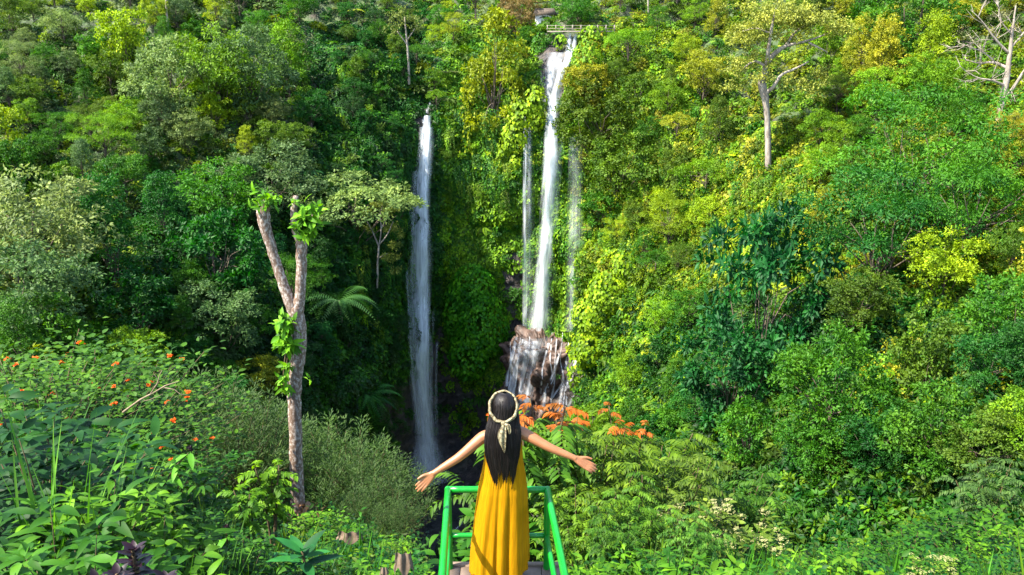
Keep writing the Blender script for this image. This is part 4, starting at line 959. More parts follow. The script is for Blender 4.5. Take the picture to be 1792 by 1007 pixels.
# ---------------------------------------------------------------- foreground plants
def base_at(px, py_top, Y):
    t = at(px, py_top, Y); z = ground(t.x, Y); return Vector((t.x, Y, z)), t.z - z
def shrub_proto(seed, H, R, stems, leafn, L, W, segs=4, droop=.3, narrow=False, tipup=.2, bark='stem'):
    """stems rising from the ground, leaves in whorls along their upper parts"""
    rs = np.random.RandomState(seed); tb = MB(); mb = MB(); tips = []
    for i in range(stems):
        a = i * 2.4 + rs.rand(); rr = R * math.sqrt((i + .5) / stems); h = H * rs.uniform(.65, 1.05) * (1 - .35 * (rr / R) ** 2)
        e = np.array([rr * math.cos(a), rr * math.sin(a), h]); m1 = e * np.array([.35, .35, .5]) + rs.normal(0, .05 * H, 3)
        t = np.linspace(0, 1, 8)[:, None]; path = (1 - t) ** 2 * np.array([0, 0, -.25]) + 2 * t * (1 - t) * m1 + t * t * e
        tube(tb, path * np.array([1, 1, .96]), np.linspace(.009, .0018, 8) * (1 + H * .35), 5); tips.append(e)
        n = leafn; tt = np.minimum(1, rs.uniform(.3, 1.08, n) ** .6); q = np.stack([np.interp(tt, t[:, 0], path[:, k]) for k in range(3)], 1)
        an = np.arange(n) * 2.399 + rs.rand() * 6; D = np.stack([np.cos(an), np.sin(an), np.full(n, tipup)], 1) + rs.normal(0, .2, (n, 3)) + nrm(e) * .35
        off = rs.uniform(0, .12, (n, 1)) * R * D
        leaves(mb, q + off, D, np.tile([0, 0, 1.0], (n, 1)) + rs.normal(0, .28, (n, 3)), L * rs.uniform(.55, 1.2, n), W * rs.uniform(.8, 1.2, n), np.clip(.35 * rs.rand() + .65 * rs.rand(n), 0, 1), segs=segs, droop=droop)
    return tb.mesh('stems', True), mb.mesh('foliage'), np.array(tips)
def pinnate_proto(seed, H, R, stems, fronds, FL, LL, LW, tips_red=False):
    """slender stems topped by tufts of drooping pinnate leaves"""
    rs = np.random.RandomState(seed); tb = MB(); mb = MB(); rb = MB()
    for i in range(stems):
        a = i * 2.4 + rs.rand(); rr = R * math.sqrt((i + .4) / stems); h = H * rs.uniform(.75, 1.02)
        e = np.array([rr * math.cos(a), rr * math.sin(a), h]); m1 = e * np.array([.3, .3, .55]) + rs.normal(0, .06, 3)
        t = np.linspace(0, 1, 9)[:, None]; path = (1 - t) ** 2 * np.array([rs.normal(0, .05), rs.normal(0, .05), -.3]) + 2 * t * (1 - t) * m1 + t * t * e
        tube(tb, path, np.linspace(.022, .006, 9) * (.6 + H * .22), 6)
        for k in range(fronds):
            tp = 1 - .5 * (k / fronds) ** 1.2; c = np.array([np.interp(tp, t[:, 0], path[:, q]) for q in range(3)])
            an = k * 2.4 + rs.rand(); D = np.array([math.cos(an), math.sin(an), .55 - .5 * k / fronds]); D = nrm(D); m_ = 8
            s = np.linspace(.15, 1, m_); young = tips_red and k < 3; fl = FL * rs.uniform(.7, 1.15) * (.45 if young else 1); P = c + (s * fl)[:, None] * D + np.stack([0 * s, 0 * s, -.5 * fl * s * s], 1); S = nrm(np.cross(D, [0, 0, 1.0]))
            for sg in (-1, 1):
                leaves(rb if young else mb, P, sg * S * .9 + D * .55 + np.array([0, 0, -.45]) + rs.normal(0, .12, (m_, 3)), np.tile([0, 0, 1.0], (m_, 1)) + rs.normal(0, .2, (m_, 3)), LL * rs.uniform(.7, 1.15, m_) * (.55 if young else 1), LW * (.7 if young else 1), np.clip(rs.rand() * .5 + rs.rand(m_) * .5, 0, 1), segs=4, droop=.35)
    return tb.mesh('stems', True), mb.mesh('foliage'), (rb.mesh('young_leaves') if rb.n else None)
def blossom_mesh(seed, n, r, size, pet=5):
    rs = np.random.RandomState(seed); mb = MB(); d = rdir(n, rs); d[:, 2] = np.abs(d[:, 2]); P = d * r; 
    for k in range(pet):
        T = nrm(d * .5 + rdir(n, rs)); leaves(mb, P, T, d + .1, size * rs.uniform(.7, 1.2, n), size * .7, rs.rand(n), wide=.6)
    return mb.mesh('flower_head')
def plant(name, label, cat, px, py_top, Y, pr, tint, H0, group=None, sx=1.0, rz=None, mat='plant', foliage='foliage'):
    if tint is not None: tint = np.array(tint) * np.array([1.0, .88, .8])
    b_, h = base_at(px, py_top, Y); s_ = max(.3, h / H0); o = empty(name, b_, RS.rand() * 6.283 if rz is None else rz, (s_ * sx, s_ * sx, s_))
    tag(o, label, cat, group); link('stems', pr[0], M['stem'], o); c = link(foliage, pr[1], M[mat], o)
    if tint is not None: c.color = (*np.clip(np.array(tint) * RS.uniform(.85, 1.15), 0, 1), 1)
    return o

big = [shrub_proto(200 + i, 1.5, .85, *[(20, 30, .17, .062), (13, 20, .27, .085), (12, 17, .24, .105)][i], droop=.55, segs=5) for i in range(3)]
fine = [shrub_proto(210 + i, 4.2, 2.4, 60, 110, .22, .042, segs=2, droop=.1, tipup=.5) for i in range(3)]
lan = [shrub_proto(220 + i, 1.6, 1.2, 54, 44, .072, .042, segs=3, droop=.2) for i in range(2)]
rnd = [shrub_proto(230 + i, 1.3, .85, 22, 30, .12, .058, droop=.3) for i in range(2)]
pin = [pinnate_proto(240 + i, 3.0, .5, 4, 14, .50, .17, .05, True) for i in range(2)]
pin2 = [pinnate_proto(250 + i, 2.6, 1.0, 9, 14, .5, .15, .045) for i in range(2)]
sap = pinnate_proto(260, 1.2, .16, 3, 9, .17, .075, .034)
fl_o = blossom_mesh(1, 6, .02, .022); fl_c = blossom_mesh(2, 22, .085, .026, 4)
GRN = (.024, .105, .005); LIM = (.055, .175, .006); DKG = (.010, .06, .010); GRY = (.055, .10, .035)
# big glossy-leaved shrubs, left
for px, py, Y, t, lab in [
 (70, 700, 10.0, (.013, .075, .010), 'dark glossy broad-leaved shrub under the orange flowers at left'),
 (30, 720, 8.0, DKG, 'dark broad-leaved shrub at the left picture edge below the orange flowers'),
 (210, 785, 9.0, GRN, 'broad-leaved shrub with upright leaf in the middle of the left foreground'),
 (150, 850, 7.2, LIM, 'light green broad-leaved shrub left of the purple plant'),
 (40, 870, 6.4, GRN, 'bright long-leaved shrub at the lower left edge'),
 (90, 950, 5.6, GRN, 'broad-leaved shrub in the lower left corner'),
 (130, 780, 11, DKG, 'shadowed broad-leaved shrub behind the light green one'),
 (250, 910, 7.0, LIM, 'low light green shrub just behind the purple plant'),
 (330, 900, 9.0, GRN, 'leafy shrub between the purple plant and the reddish ginger flower'),
 (420, 950, 8.0, GRN, 'leafy shrub left of the bluish rosette plant'),
 (1105, 960, 9.5, LIM, 'light green big-leaved shrub right of the green railing'),
 (1180, 965, 9.0, GRN, 'big-leaved shrub below the white-flowered bush'),
 (1060, 985, 8.2, LIM, 'low bright shrub just right of the railing end'),
 (1250, 985, 7.5, LIM, 'large-leaved plant at the bottom edge below the white flowers'),
 (640, 985, 8.2, LIM, 'small bright shrub beside the dry leaf left of the platform'),
 (870, 930, 12.0, GRN, 'low green shrub just below the platform front')]:
    plant('broad_leaved_shrub', lab, 'shrub', px, py, Y, big[(px // 10) % 3], t, 1.5, 'broad-leaved shrubs on the near slope', sx=1.1)
for px, py, Y, t, lab in [
 (1700, 890, 13, GRN, 'green shrub with reddish stems at the lower right'),
 (1600, 930, 12, GRN, 'pink-stemmed shrub in the lower right foreground'),
 (1780, 920, 11, LIM, 'leafy shrub in the lower right corner'),
 (1500, 960, 11, GRN, 'shrub at the bottom edge left of the pink-stemmed shrub'),
 (1400, 975, 12, LIM, 'pale green shrub at the bottom edge right of the white flowers'),
 (1660, 970, 9, GRN, 'shrub at the bottom edge under the pink-stemmed shrub'),
 (1320, 960, 13, GRN, 'shrub right of the white-flowered bush'),
 (560, 900, 15, LIM, 'bright shrub right of the base of the pruned tree'),
 (470, 880, 16, GRN, 'shrub at the left foot of the pruned tree'),
 (400, 870, 15, GRN, 'shrub under the dark bushes left of the pruned tree'),
 (330, 780, 22, GRN, 'small shrub among the grey-green bushes'),
 (690, 950, 14, LIM, 'yellow-green shrub below the grey bushes, left of the railing')]:
    plant('leafy_shrub', lab, 'shrub', px, py, Y, rnd[RS.randint(2)], t, 1.3, 'leafy shrubs on the near slope', sx=1.25)
for px, py, Y, lab in [
 (350, 650, 30, 'tall grey-green willowy bush left of the pruned trunk'),
 (420, 690, 27, 'grey-green willowy bush directly left of the pruned trunk'),
 (470, 720, 30, 'grey-green willowy bush behind the pruned trunk'),
 (590, 740, 28, 'grey-green willowy bush directly right of the pruned trunk'),
 (630, 780, 26, 'low grey-green willowy bush between the pruned trunk and railing'),
 (690, 820, 22, 'round willowy bush under the outstretched left hand'),
 (620, 860, 19, 'nearest willowy bush left of the railing'),
 (555, 800, 32, 'shaded willowy bush behind the right side of the pruned trunk'),
 (300, 740, 24, 'willowy bush behind the reddish ginger flower'),
 (690, 890, 18, 'willowy bush beside the railing, lowest of its kind'),
 (250, 680, 33, 'willowy bush under the dry branch')]:
    plant('willowy_bush', lab, 'bush', px, py, Y, fine[RS.randint(3)], (.035, .085, .018), 4.2, 'grey-green willowy bushes on the near slope', sx=.95)
for px, py, Y, lab in [
 (60, 590, 17, 'orange-flowered shrub at the left picture edge, highest of its kind'),
 (140, 610, 18, 'orange-flowered shrub below the large-leaved dark tree'),
 (200, 660, 19, 'orange-flowered shrub nearest the dry branch'),
 (20, 640, 15, 'orange-flowered shrub above the glossy dark shrub at the left edge'),
 (110, 670, 15, 'orange-flowered shrub just above the glossy dark shrub'),
 (190, 730, 15, 'lowest of the orange-flowered shrubs, above the left glossy shrubs')]:
    pr = lan[RS.randint(2)]; o = plant('lantana_shrub', lab, 'shrub', px, py, Y, pr, (.035, .115, .006), 1.6, 'orange-flowered shrubs on the left', sx=1.3)
    for k in RS.choice(len(pr[2]), 11, replace=False):
        f = link('flower_head', fl_o, M['orange'], o); f.location = Vector(pr[2][k] * 1.03); f.rotation_euler = (0, 0, k)
# shrubs with red young leaves, right of the person
for px, py, Y, t, lab in [
 (940, 722, 13.0, (.045, .14, .008), 'red-tipped pinnate shrub directly right of the long hair'),
 (985, 728, 13.6, (.06, .16, .008), 'red-tipped pinnate shrub above the right arm'),
 (1095, 742, 14.0, (.08, .17, .008), 'tall red-tipped shrub with thin stems right of the right hand')]:
    o = plant('red_tipped_shrub', lab, 'shrub', px, py, Y, pin[RS.randint(2)], t, 2.85, 'shrubs with red young leaves')
    yl = pin[0][2] if o.children[0].data == pin[0][0] else pin[1][2]; link('young_leaves', yl, M['red'], o)
for px, py, Y, t, lab in [
 (1040, 770, 13, (.07, .15, .006), 'thin-stemmed shrub behind the right hand'),
 (1150, 730, 16, (.07, .16, .006), 'thin-stemmed shrub right of the tall red-tipped one'),
 (1190, 790, 14, (.065, .135, .01), 'drooping pinnate shrub above the white-flowered bush'),
 (1300, 820, 15, (.04, .13, .008), 'pinnate green shrub right of the drooping one'),
 (1130, 850, 11.5, (.045, .13, .006), 'pinnate shrub left of the white-flowered bush'),
 (1010, 860, 11, (.06, .15, .006), 'pinnate shrub just right of the railing corner'),
 (1230, 900, 10.5, (.035, .12, .01), 'low pinnate shrub under the white flowers'),
 (1080, 900, 10, (.035, .12, .006), 'low pinnate shrub between railing and white flowers'),
 (1740, 800, 20, (.04, .1, .02), 'dull pinnate shrub at the right picture edge'),
 (940, 800, 14, (.04, .12, .006), 'leafy pinnate shrub seen under the right arm')]:
    plant('pinnate_shrub', lab, 'shrub', px, py, Y, pin2[RS.randint(2)], t, 2.8, 'pinnate shrubs right of the platform')
for px, py, Y, lab in [(1225, 885, 12.5, 'white-flowered bush, left of the two, in the right foreground'), (1290, 900, 13.5, 'white-flowered bush, right of the two, in the right foreground'), (1650, 985, 8.5, 'small bush with brownish blossom at the bottom right')]:
    pr = rnd[RS.randint(2)]; o = plant('white_flowered_bush', lab, 'bush', px, py, Y, pr, (.10, .19, .02), 1.3, 'white-flowered bushes', sx=1.1)
    for k in range(len(pr[2])):
        for q in range(2):
            f = link('flower_head', fl_c, M['cream'], o); f.location = Vector(pr[2][k] * np.array([1, 1, 1.02]) + RS.normal(0, .07, 3)); s_ = RS.uniform(.5, 1.0); f.scale = (s_, s_, s_ * .6)
plant('bright_sapling', 'bright yellow-green sapling left of the pruned trunk base', 'sapling', 462, 790, 12, sap, (.10, .25, .008), 1.25, sx=1.0)
plant('bright_sapling', 'small pinnate sapling left of the taller bright sapling', 'sapling', 425, 840, 11.5, sap, (.07, .2, .008), 1.25, sx=1.2)
# purple cordylines
def rosette(seed, n, L, W, H, up0=1.3, up1=.1, segs=5, droop=.25):
    rs = np.random.RandomState(seed); mb = MB(); i = np.arange(n); an = i * 2.399; up = np.linspace(up1, up0, n)
    D = np.stack([np.cos(an), np.sin(an), up], 1); P = np.stack([0 * i, 0 * i, H * (.45 + .55 * i / n)], 1)
    leaves(mb, P, D, np.stack([-np.cos(an) * up, -np.sin(an) * up, np.ones(n)], 1), L * np.linspace(1, .7, n) * rs.uniform(.85, 1.1, n), W, rs.rand(n), segs=segs, droop=droop)
    tb = MB(); tube(tb, [(0, 0, -.1), (.02, 0, H * .5), (0, 0, H)], [.022, .018, .012], 6); return tb.mesh('stems', True), mb.mesh('foliage')
ti = [rosette(300, 26, .17, .062, .42), rosette(301, 18, .16, .055, .3)]
for px, py, Y, k, lab in [(228, 935, 5.4, 0, 'tallest dark purple plant at the bottom left'), (200, 978, 5.0, 1, 'dark purple plant left of the tallest purple one'), (285, 985, 5.1, 1, 'dark purple plant right of the tallest purple one'), (398, 920, 9.5, 1, 'small reddish purple plant in the weeds left of the pruned tree'), (165, 990, 4.9, 1, 'leftmost low purple plant at the bottom edge')]:
    b_, h = base_at(px, py, Y); s_ = 1.0 if Y < 7 else 1.3; o = empty('cordyline', (b_.x, b_.y, at(px, py, Y).z - s_ * (.55 if k == 0 else .42)), px, s_); tag(o, lab, 'plant', 'dark purple cordylines')
    link('stem', ti[k][0], M['stem'], o); link('foliage', ti[k][1], M['purple'], o)
# bluish rosette plant
fr = rosette(310, 11, .46, .13, .35, .9, .12, droop=.12); b_, h = base_at(525, 925, 8.2)
o = empty('plumeria_plant', (b_.x, b_.y, at(525, 925, 8.2).z - .62), .4, 1.0); tag(o, 'bluish green rosette plant with long pointed leaves below the pruned tree', 'plant'); link('stem', fr[0], M['stem'], o); c = link('foliage', fr[1], M['plant'], o); c.color = (.018, .11, .025, 1)
# spiral ginger with flower head
def ginger(px0, py0, px1, py1, Y, label, n=17):
    a = np.array(at(px0, py0, Y)); e = np.array(at(px1, py1, Y - .1)); a[2] = min(a[2], ground(a[0], Y)); o = empty('spiral_ginger', a); tag(o, label, 'plant', 'spiral gingers')
    rs = np.random.RandomState(int(px0)); e = e - a; t = np.linspace(0, 1, 10)[:, None]; path = 2 * t * (1 - t) * np.array([e[0] * .25, 0, e[2] * .7]) + t * t * e
    tb = MB(); tube(tb, path, np.linspace(.016, .008, 10), 6); link('stem', tb.mesh('stem', True), M['stem'], o)
    tt = np.linspace(.6, 1, n); P = np.stack([np.interp(tt, t[:, 0], path[:, k]) for k in range(3)], 1); an = np.arange(n) * 1.1; mb = MB()
    leaves(mb, P, np.stack([np.cos(an), np.sin(an) * .7, -.15 + 0 * an], 1), np.tile([0, 0, 1.0], (n, 1)), .26, .075, rs.rand(n), segs=5, droop=.3); c = link('foliage', mb.mesh('foliage'), M['plant'], o); c.color = (.06, .2, .015, 1)
    f = link('flower_head', blossom_mesh(9, 14, .03, .03), M['purple'], o); f.location = Vector(e + np.array([0, 0, .03]))
ginger(240, 890, 332, 792, 9.2, 'arching ginger plant with a reddish flower head in the left foreground')
ginger(395, 945, 396, 930, 8.6, 'small ginger plant with a dark red head near the bottom left', 9)
# tall grass tufts
gt = grass_clump(400, 30, 1.3).mesh('blades')
for px, py, Y, lab in [(15, 600, 11, 'long grass tuft at the left picture edge above the glossy shrub'), (125, 850, 7, 'grass tuft left of the purple plants'), (40, 800, 7, 'arching grass tuft at the left edge'), (300, 960, 7, 'grass tuft right of the purple plants'), (180, 740, 12, 'grass tuft beneath the orange-flowered shrubs'), (370, 980, 7, 'grass tuft at the bottom edge left of the rosette plant')]:
    b_, h = base_at(px, py, Y); o = empty('grass_tuft', b_, px, max(.5, min(1.6, h / 1.1))); tag(o, lab, 'grass', 'tall grass tufts'); c = link('blades', gt, M['plant'], o); c.color = (.07, .19, .02, 1)
# dry branch
tb = MB(); Y = 12.5; b0 = at(215, 722, Y); 
for pth, r0 in [([(215, 722), (245, 700), (270, 687), (290, 675), (312, 668)], .03), ([(262, 692), (275, 672), (280, 655), (284, 648)], .02), ([(285, 678), (305, 682), (315, 690), (330, 692)], .015), ([(240, 704), (262, 700), (285, 690)], .014), ([(278, 668), (270, 655)], .01)]:
    tube(tb, [np.array(at(x, y, Y)) - np.array(b0) for x, y in pth], np.linspace(r0, r0 * .4, len(pth)) * .6, 6)
o = link('dry_branch', tb.mesh('dry_branch', True), M['dry']); o.location = b0; tag(o, 'bare forked pale dry branch poking from the bushes at left', 'branch')
# dry folded leaf left of the platform
def dryleaf(px, py, Y, w_, h_, lab, nm='dry_leaf', cat='dead leaf'):
    c = at(px, py, Y); nu, nv = 22, 26; u, v = np.meshgrid(np.linspace(0, 1, nu), np.linspace(-1, 1, nv), indexing='ij')
    fold = .12 * np.sin(v * 9) * (1 - .4 * u); an = v * 1.5
    V = np.stack([w_ * np.sin(an) * (.75 + .25 * u) * (1 + .1 * fbm(np.stack([u.ravel() * 4, v.ravel() * 5, 0 * u.ravel()], 1), 3).reshape(u.shape)), -w_ * .5 * np.cos(an) * (.6 + .4 * u) + fold * w_, -h_ * (u ** .9) * (1 + .25 * np.sin(v * 7 + 1) * u)], 2).reshape(-1, 3)
    o = link(nm, make_mesh(nm, V, grid_tris(nu, nv), smooth=True), M['deadleaf']); o.location = c; tag(o, lab, cat, 'dry leaves by the platform')
M['deadleaf'] = noisemat('dead_leaf', [(.3, (.07, .048, .03)), (.5, (.14, .10, .07)), (.7, (.22, .17, .125))], 9, .9, .4, stretch=(1.5, 1.5, .8))
dryleaf(706, 966, 7.2, .10, .20, 'grey-brown dead leaf folded over a stump left of the platform')
dryleaf(612, 928, 12.0, .22, .16, 'pale withered leaf heap right of the pruned tree foot')
dryleaf(672, 992, 8.0, .05, .1, 'small brown withered leaf left of the folded dead leaf')

# ---------------------------------------------------------------- platform and railing
m, nt, b, out = newmat('green_paint'); lk = nt.links.new
tc = N_(nt, 'ShaderNodeTexCoord'); no = N_(nt, 'ShaderNodeTexNoise'); no.inputs['Scale'].default_value = 9; no.inputs['Detail'].default_value = 10; no.inputs['Roughness'].default_value = .7; lk(tc.outputs['Object'], no.inputs['Vector'])
lk(ramp(nt, no.outputs[0], [(.0, (.0, .13, .006)), (.45, (.001, .19, .010)), (.66, (.004, .22, .016)), (.70, (.2, .32, .2)), (.8, (.3, .32, .28))]), b.inputs['Base Color']); b.inputs['Roughness'].default_value = .32; M['paint'] = m
M['deckm'] = noisemat('worn_deck', [(.3, (.11, .075, .05)), (.7, (.21, .15, .11))], 7, .85, .25, stretch=(1, .3, 1))
FZ = -4.135; YF = 6.02; RZ = 6.0 * g(857)
pl = empty('platform', (-.1, 5.0, FZ)); tag(pl, 'narrow brown viewing platform the person stands on', 'platform')
nx = 6; x0, x1 = -.58, .40
for i in range(nx):
    a = x0 + (x1 - x0) * i / nx + .003; b_ = x0 + (x1 - x0) * (i + 1) / nx - .003
    mb = MB(); mb.add(*boxv((a + .1, -1.6, -.05), (b_ + .1, YF - 5.0 + .0, 0.0 - .002 * (i % 2)))); o = link('plank', mb.mesh('plank'), M['deckm'], pl)
box('front_beam', (x0 + .1, YF - 4.998, -.12), (x1 + .1, YF - 4.95, .012), M['deckm'], pl)
box('support_frame', (x0 + .1, -1.5, -.13), (x1 + .1, YF - 5.02, -.055), M['concrete'], pl)
rl = empty('railing', (0, 5, FZ)); tag(rl, 'green painted tubular railing around the platform front', 'railing')
def bar(name, pts, r=.0265, par=None):
    tb = MB(); P = np.array(pts, float) - np.array([0, 5, FZ]); n = 10; t = np.linspace(0, len(P) - 1, n)
    tube(tb, np.stack([np.interp(t, np.arange(len(P)), P[:, k]) for k in range(3)], 1), r, 14); return link(name, tb.mesh(name, True), M['paint'], par or rl)
cl = at(784, 857, 6.0); cr = at(958, 857, 6.0); zT = cl.z; zM = 6.0 * g(938)
def side(c, Y, z): k = (6.0 - Y); return (c[0] + c[1] * k, Y, z)
SL = (cl.x, .038); SR = (cr.x, .064)
bar('top_rail', [(cl.x, 6, zT), (cr.x, 6, zT)]); bar('middle_rail', [(cl.x, 6.005, zM), (cr.x, 6.005, zM)], .021)
for S_ in (SL, SR):
    bar('top_rail', [side(S_, 6, zT), side(S_, 3.2, zT)], .0265); bar('middle_rail', [side(S_, 5.98, zM), side(S_, 3.2, zM)], .021)
    for Yq in (6.0, 4.9, 3.6): bar('post', [side(S_, Yq, zT - .02), side(S_, Yq, FZ - .15)], .0255)
for c in (cl, cr):
    mb = MB(); u, v = np.meshgrid(np.linspace(.02, 3.12, 10), np.linspace(0, 6.283, 14, endpoint=False), indexing='ij'); mb.add(.0285 * np.stack([np.sin(u) * np.cos(v), np.sin(u) * np.sin(v), np.cos(u)], 2).reshape(-1, 3) + np.array([c.x, 1.0, zT - FZ]), grid_tris(10, 14, True)); link('corner_joint', mb.mesh('corner_joint', True), M['paint'], rl)

# ---------------------------------------------------------------- person
m, nt, b, out = newmat('skin'); lk = nt.links.new
tc = N_(nt, 'ShaderNodeTexCoord'); no = N_(nt, 'ShaderNodeTexNoise'); no.inputs['Scale'].default_value = 14; lk(tc.outputs['Object'], no.inputs['Vector'])
lk(ramp(nt, no.outputs[0], [(.3, (.24, .095, .036)), (.7, (.29, .12, .048))]), b.inputs['Base Color']); b.inputs['Roughness'].default_value = .45
b.inputs['Subsurface Weight'].default_value = .12; b.inputs['Subsurface Radius'].default_value = (.02, .008, .004); M['skin'] = m
m, nt, b, out = newmat('hair'); lk = nt.links.new
uv = N_(nt, 'ShaderNodeUVMap', uv_map='UVMap'); mp = N_(nt, 'ShaderNodeMapping'); mp.inputs['Scale'].default_value = (90, 1.2, 1); lk(uv.outputs[0], mp.inputs[0])
no = N_(nt, 'ShaderNodeTexNoise'); no.inputs['Scale'].default_value = 1; no.inputs['Detail'].default_value = 4; lk(mp.outputs[0], no.inputs['Vector'])
lk(ramp(nt, no.outputs[0], [(.35, (.0025, .0018, .0016)), (.7, (.011, .006, .0045))]), b.inputs['Base Color']); b.inputs['Roughness'].default_value = .48; b.inputs['Specular IOR Level'].default_value = .25
bu = N_(nt, 'ShaderNodeBump'); bu.inputs['Strength'].default_value = .6; bu.inputs['Distance'].default_value = .004; lk(no.outputs[0], bu.inputs['Height']); lk(bu.outputs[0], b.inputs['Normal']); M['hair'] = m
m, nt, b, out = newmat('mustard_gauze'); lk = nt.links.new
uv = N_(nt, 'ShaderNodeUVMap', uv_map='UVMap'); mp = N_(nt, 'ShaderNodeMapping'); mp.inputs['Scale'].default_value = (120, 7, 1); lk(uv.outputs[0], mp.inputs[0])
no = N_(nt, 'ShaderNodeTexNoise'); no.inputs['Scale'].default_value = 1; no.inputs['Detail'].default_value = 5; no.inputs['Distortion'].default_value = .4; lk(mp.outputs[0], no.inputs['Vector'])
lk(ramp(nt, no.outputs[0], [(.3, (.30, .135, .0006)), (.7, (.42, .20, .001))]), b.inputs['Base Color']); b.inputs['Roughness'].default_value = .85; b.inputs['Specular IOR Level'].default_value = .08
bu = N_(nt, 'ShaderNodeBump'); bu.inputs['Strength'].default_value = .55; bu.inputs['Distance'].default_value = .004; lk(no.outputs[0], bu.inputs['Height']); lk(bu.outputs[0], b.inputs['Normal'])
tr = N_(nt, 'ShaderNodeBsdfTranslucent'); tr.inputs[0].default_value = (.5, .25, .001, 1); mx = N_(nt, 'ShaderNodeMixShader'); mx.inputs[0].default_value = .15
lk(b.outputs[0], mx.inputs[1]); lk(tr.outputs[0], mx.inputs[2]); lk(mx.outputs[0], out.inputs[0]); M['dress'] = m
M['scarf'] = noisemat('printed_scarf', [(.42, (.28, .25, .15)), (.48, (.19, .15, .07)), (.53, (.05, .03, .015)), (.60, (.25, .22, .13))], 30, .5, .1)
M['sandal'] = noisemat('brown_leather', [(.3, (.06, .03, .015)), (.7, (.14, .07, .035))], 20, .6, .2)

feet = at(872, 998, 5.72); PO = Vector((feet.x, 5.80, FZ))
person = empty('person', PO); tag(person, 'person in a mustard yellow dress seen from behind, arms spread, patterned headscarf', 'person')
LOC = lambda px, py, Y: np.array(at(px, py, Y)) - np.array(PO)      # a pixel at a distance, in the person's own space
Yc = 5.80
bmb = MB()
def limb(pts, rad, seg=12, squash=None):
    P = np.array(pts, float); n = 5 * len(P); t = np.linspace(0, len(P) - 1, n)
    Q = np.stack([np.interp(t, np.arange(len(P)), P[:, k]) for k in range(3)], 1); Rr = np.interp(t, np.arange(len(P)), rad)
    Q2 = smooth1(Q, 2, 1); Q2[0] = Q[0]; Q2[-1] = Q[-1]; tube(bmb, Q2, smooth1(Rr, 2, 1), seg, squash=squash)
def ball(c, r):
    u, v = np.meshgrid(np.linspace(.03, 3.11, 12), np.linspace(0, 6.283, 16, endpoint=False), indexing='ij')
    bmb.add(np.stack([np.sin(u) * np.cos(v) * r[0], np.sin(u) * np.sin(v) * r[1], np.cos(u) * r[2]], 2).reshape(-1, 3) + np.array(c), grid_tris(12, 16, True))
cxn = LOC(881, 760, Yc)[0]                                           # body axis
def ring_tube(rows, seg=24):
    V = []
    for (z, cx_, cy_, rx, ry) in rows:
        a = np.linspace(0, 2 * np.pi, seg, endpoint=False); V.append(np.stack([cx_ + rx * np.cos(a), cy_ + ry * np.sin(a), np.full(seg, z)], 1))
    V = np.vstack(V); n = len(rows); F = grid_tris(n, seg, True); c0 = V[:seg].mean(0); c1 = V[-seg:].mean(0); V = np.vstack([V, c0, c1]); i = np.arange(seg); j = (i + 1) % seg
    F = np.vstack([F, np.stack([j, i, np.full(seg, n * seg)], 1), np.stack([(n - 1) * seg + i, (n - 1) * seg + j, np.full(seg, n * seg + 1)], 1)]); bmb.add(V, F)
# torso, neck, head
ring_tube([(.80, cxn, 0, .15, .11), (.92, cxn, 0, .155, .11), (1.02, cxn, 0, .125, .09), (1.12, cxn, 0, .125, .09), (1.22, cxn, 0, .138, .095), (1.29, cxn, 0, .142, .085), (1.335, cxn, 0, .125, .07), (1.365, cxn, .0, .075, .055), (1.39, cxn, .005, .048, .05), (1.44, cxn, .012, .045, .048), (1.49, cxn, .03, .05, .055)])
hc = np.array([cxn, .03, 1.50]); ball(hc, (.074, .092, .105)); ball(hc + [0, .03, -.05], (.058, .07, .07))
for sx in (-1, 1): ball(hc + [sx * .074, -.005, -.012], (.01, .02, .03))
ball(hc + [0, .098, -.02], (.014, .022, .024)); ball(hc + [0, .085, -.058], (.024, .014, .01))
for sx in (-1, 1): ball(hc + [sx * .03, .082, .01], (.015, .012, .01))
# arms
def arm(sh, el, wr, tip, up, thumb_side):
    sh, el, wr, tip = map(np.array, (sh, el, wr, tip))
    inner = np.array([cxn + (sh[0] - cxn) * .5, 0, sh[2] + .01]); limb([inner, sh, sh * .62 + el * .38, el, el * .6 + wr * .4, wr], [.048, .046, .040, .033, .030, .021])
    d = nrm(tip - wr); hl = np.linalg.norm(tip - wr); w_ = nrm(np.cross(d, up)); nn = np.cross(w_, d)
    pe = wr + d * hl * .5
    for k in np.linspace(-1, 1, 4): limb([wr + w_ * k * .010, (wr + pe) / 2 + w_ * k * .020, pe + w_ * k * .027], [.016, .0145, .0115], 10)
    for k, ln, sp in [(-1, .40, -.08), (-.33, .50, -.02), (.33, .48, .02), (1, .38, .06)]:
        b0 = pe + w_ * k * .027; dd_ = nrm(d + w_ * sp); l_ = hl * ln * 1.05
        limb([b0 - d * .01, b0 + dd_ * l_ * .4 + nn * .004, b0 + dd_ * l_ * .75 - nn * .002, b0 + dd_ * l_ - nn * .010], [.0100, .0090, .0082, .0062], 8)
    t0 = wr + d * hl * .12 + w_ * thumb_side * .018; t1 = wr + d * hl * .36 + w_ * thumb_side * .046 + nn * .012; t2 = wr + d * hl * .60 + w_ * thumb_side * .055 + nn * .016
    limb([t0, t1, t2], [.0145, .0115, .008], 8)
arm(LOC(846, 764, Yc), LOC(803, 801, Yc - .10), LOC(758, 829, Yc - .14), LOC(729, 859, Yc - .18), np.array([.35, -.8, .55]), 1)
arm(LOC(914, 757, Yc), LOC(962, 784, Yc - .08), LOC(1008, 803, Yc - .12), LOC(1044, 824, Yc - .14), np.array([-.3, -.7, .7]), -1)
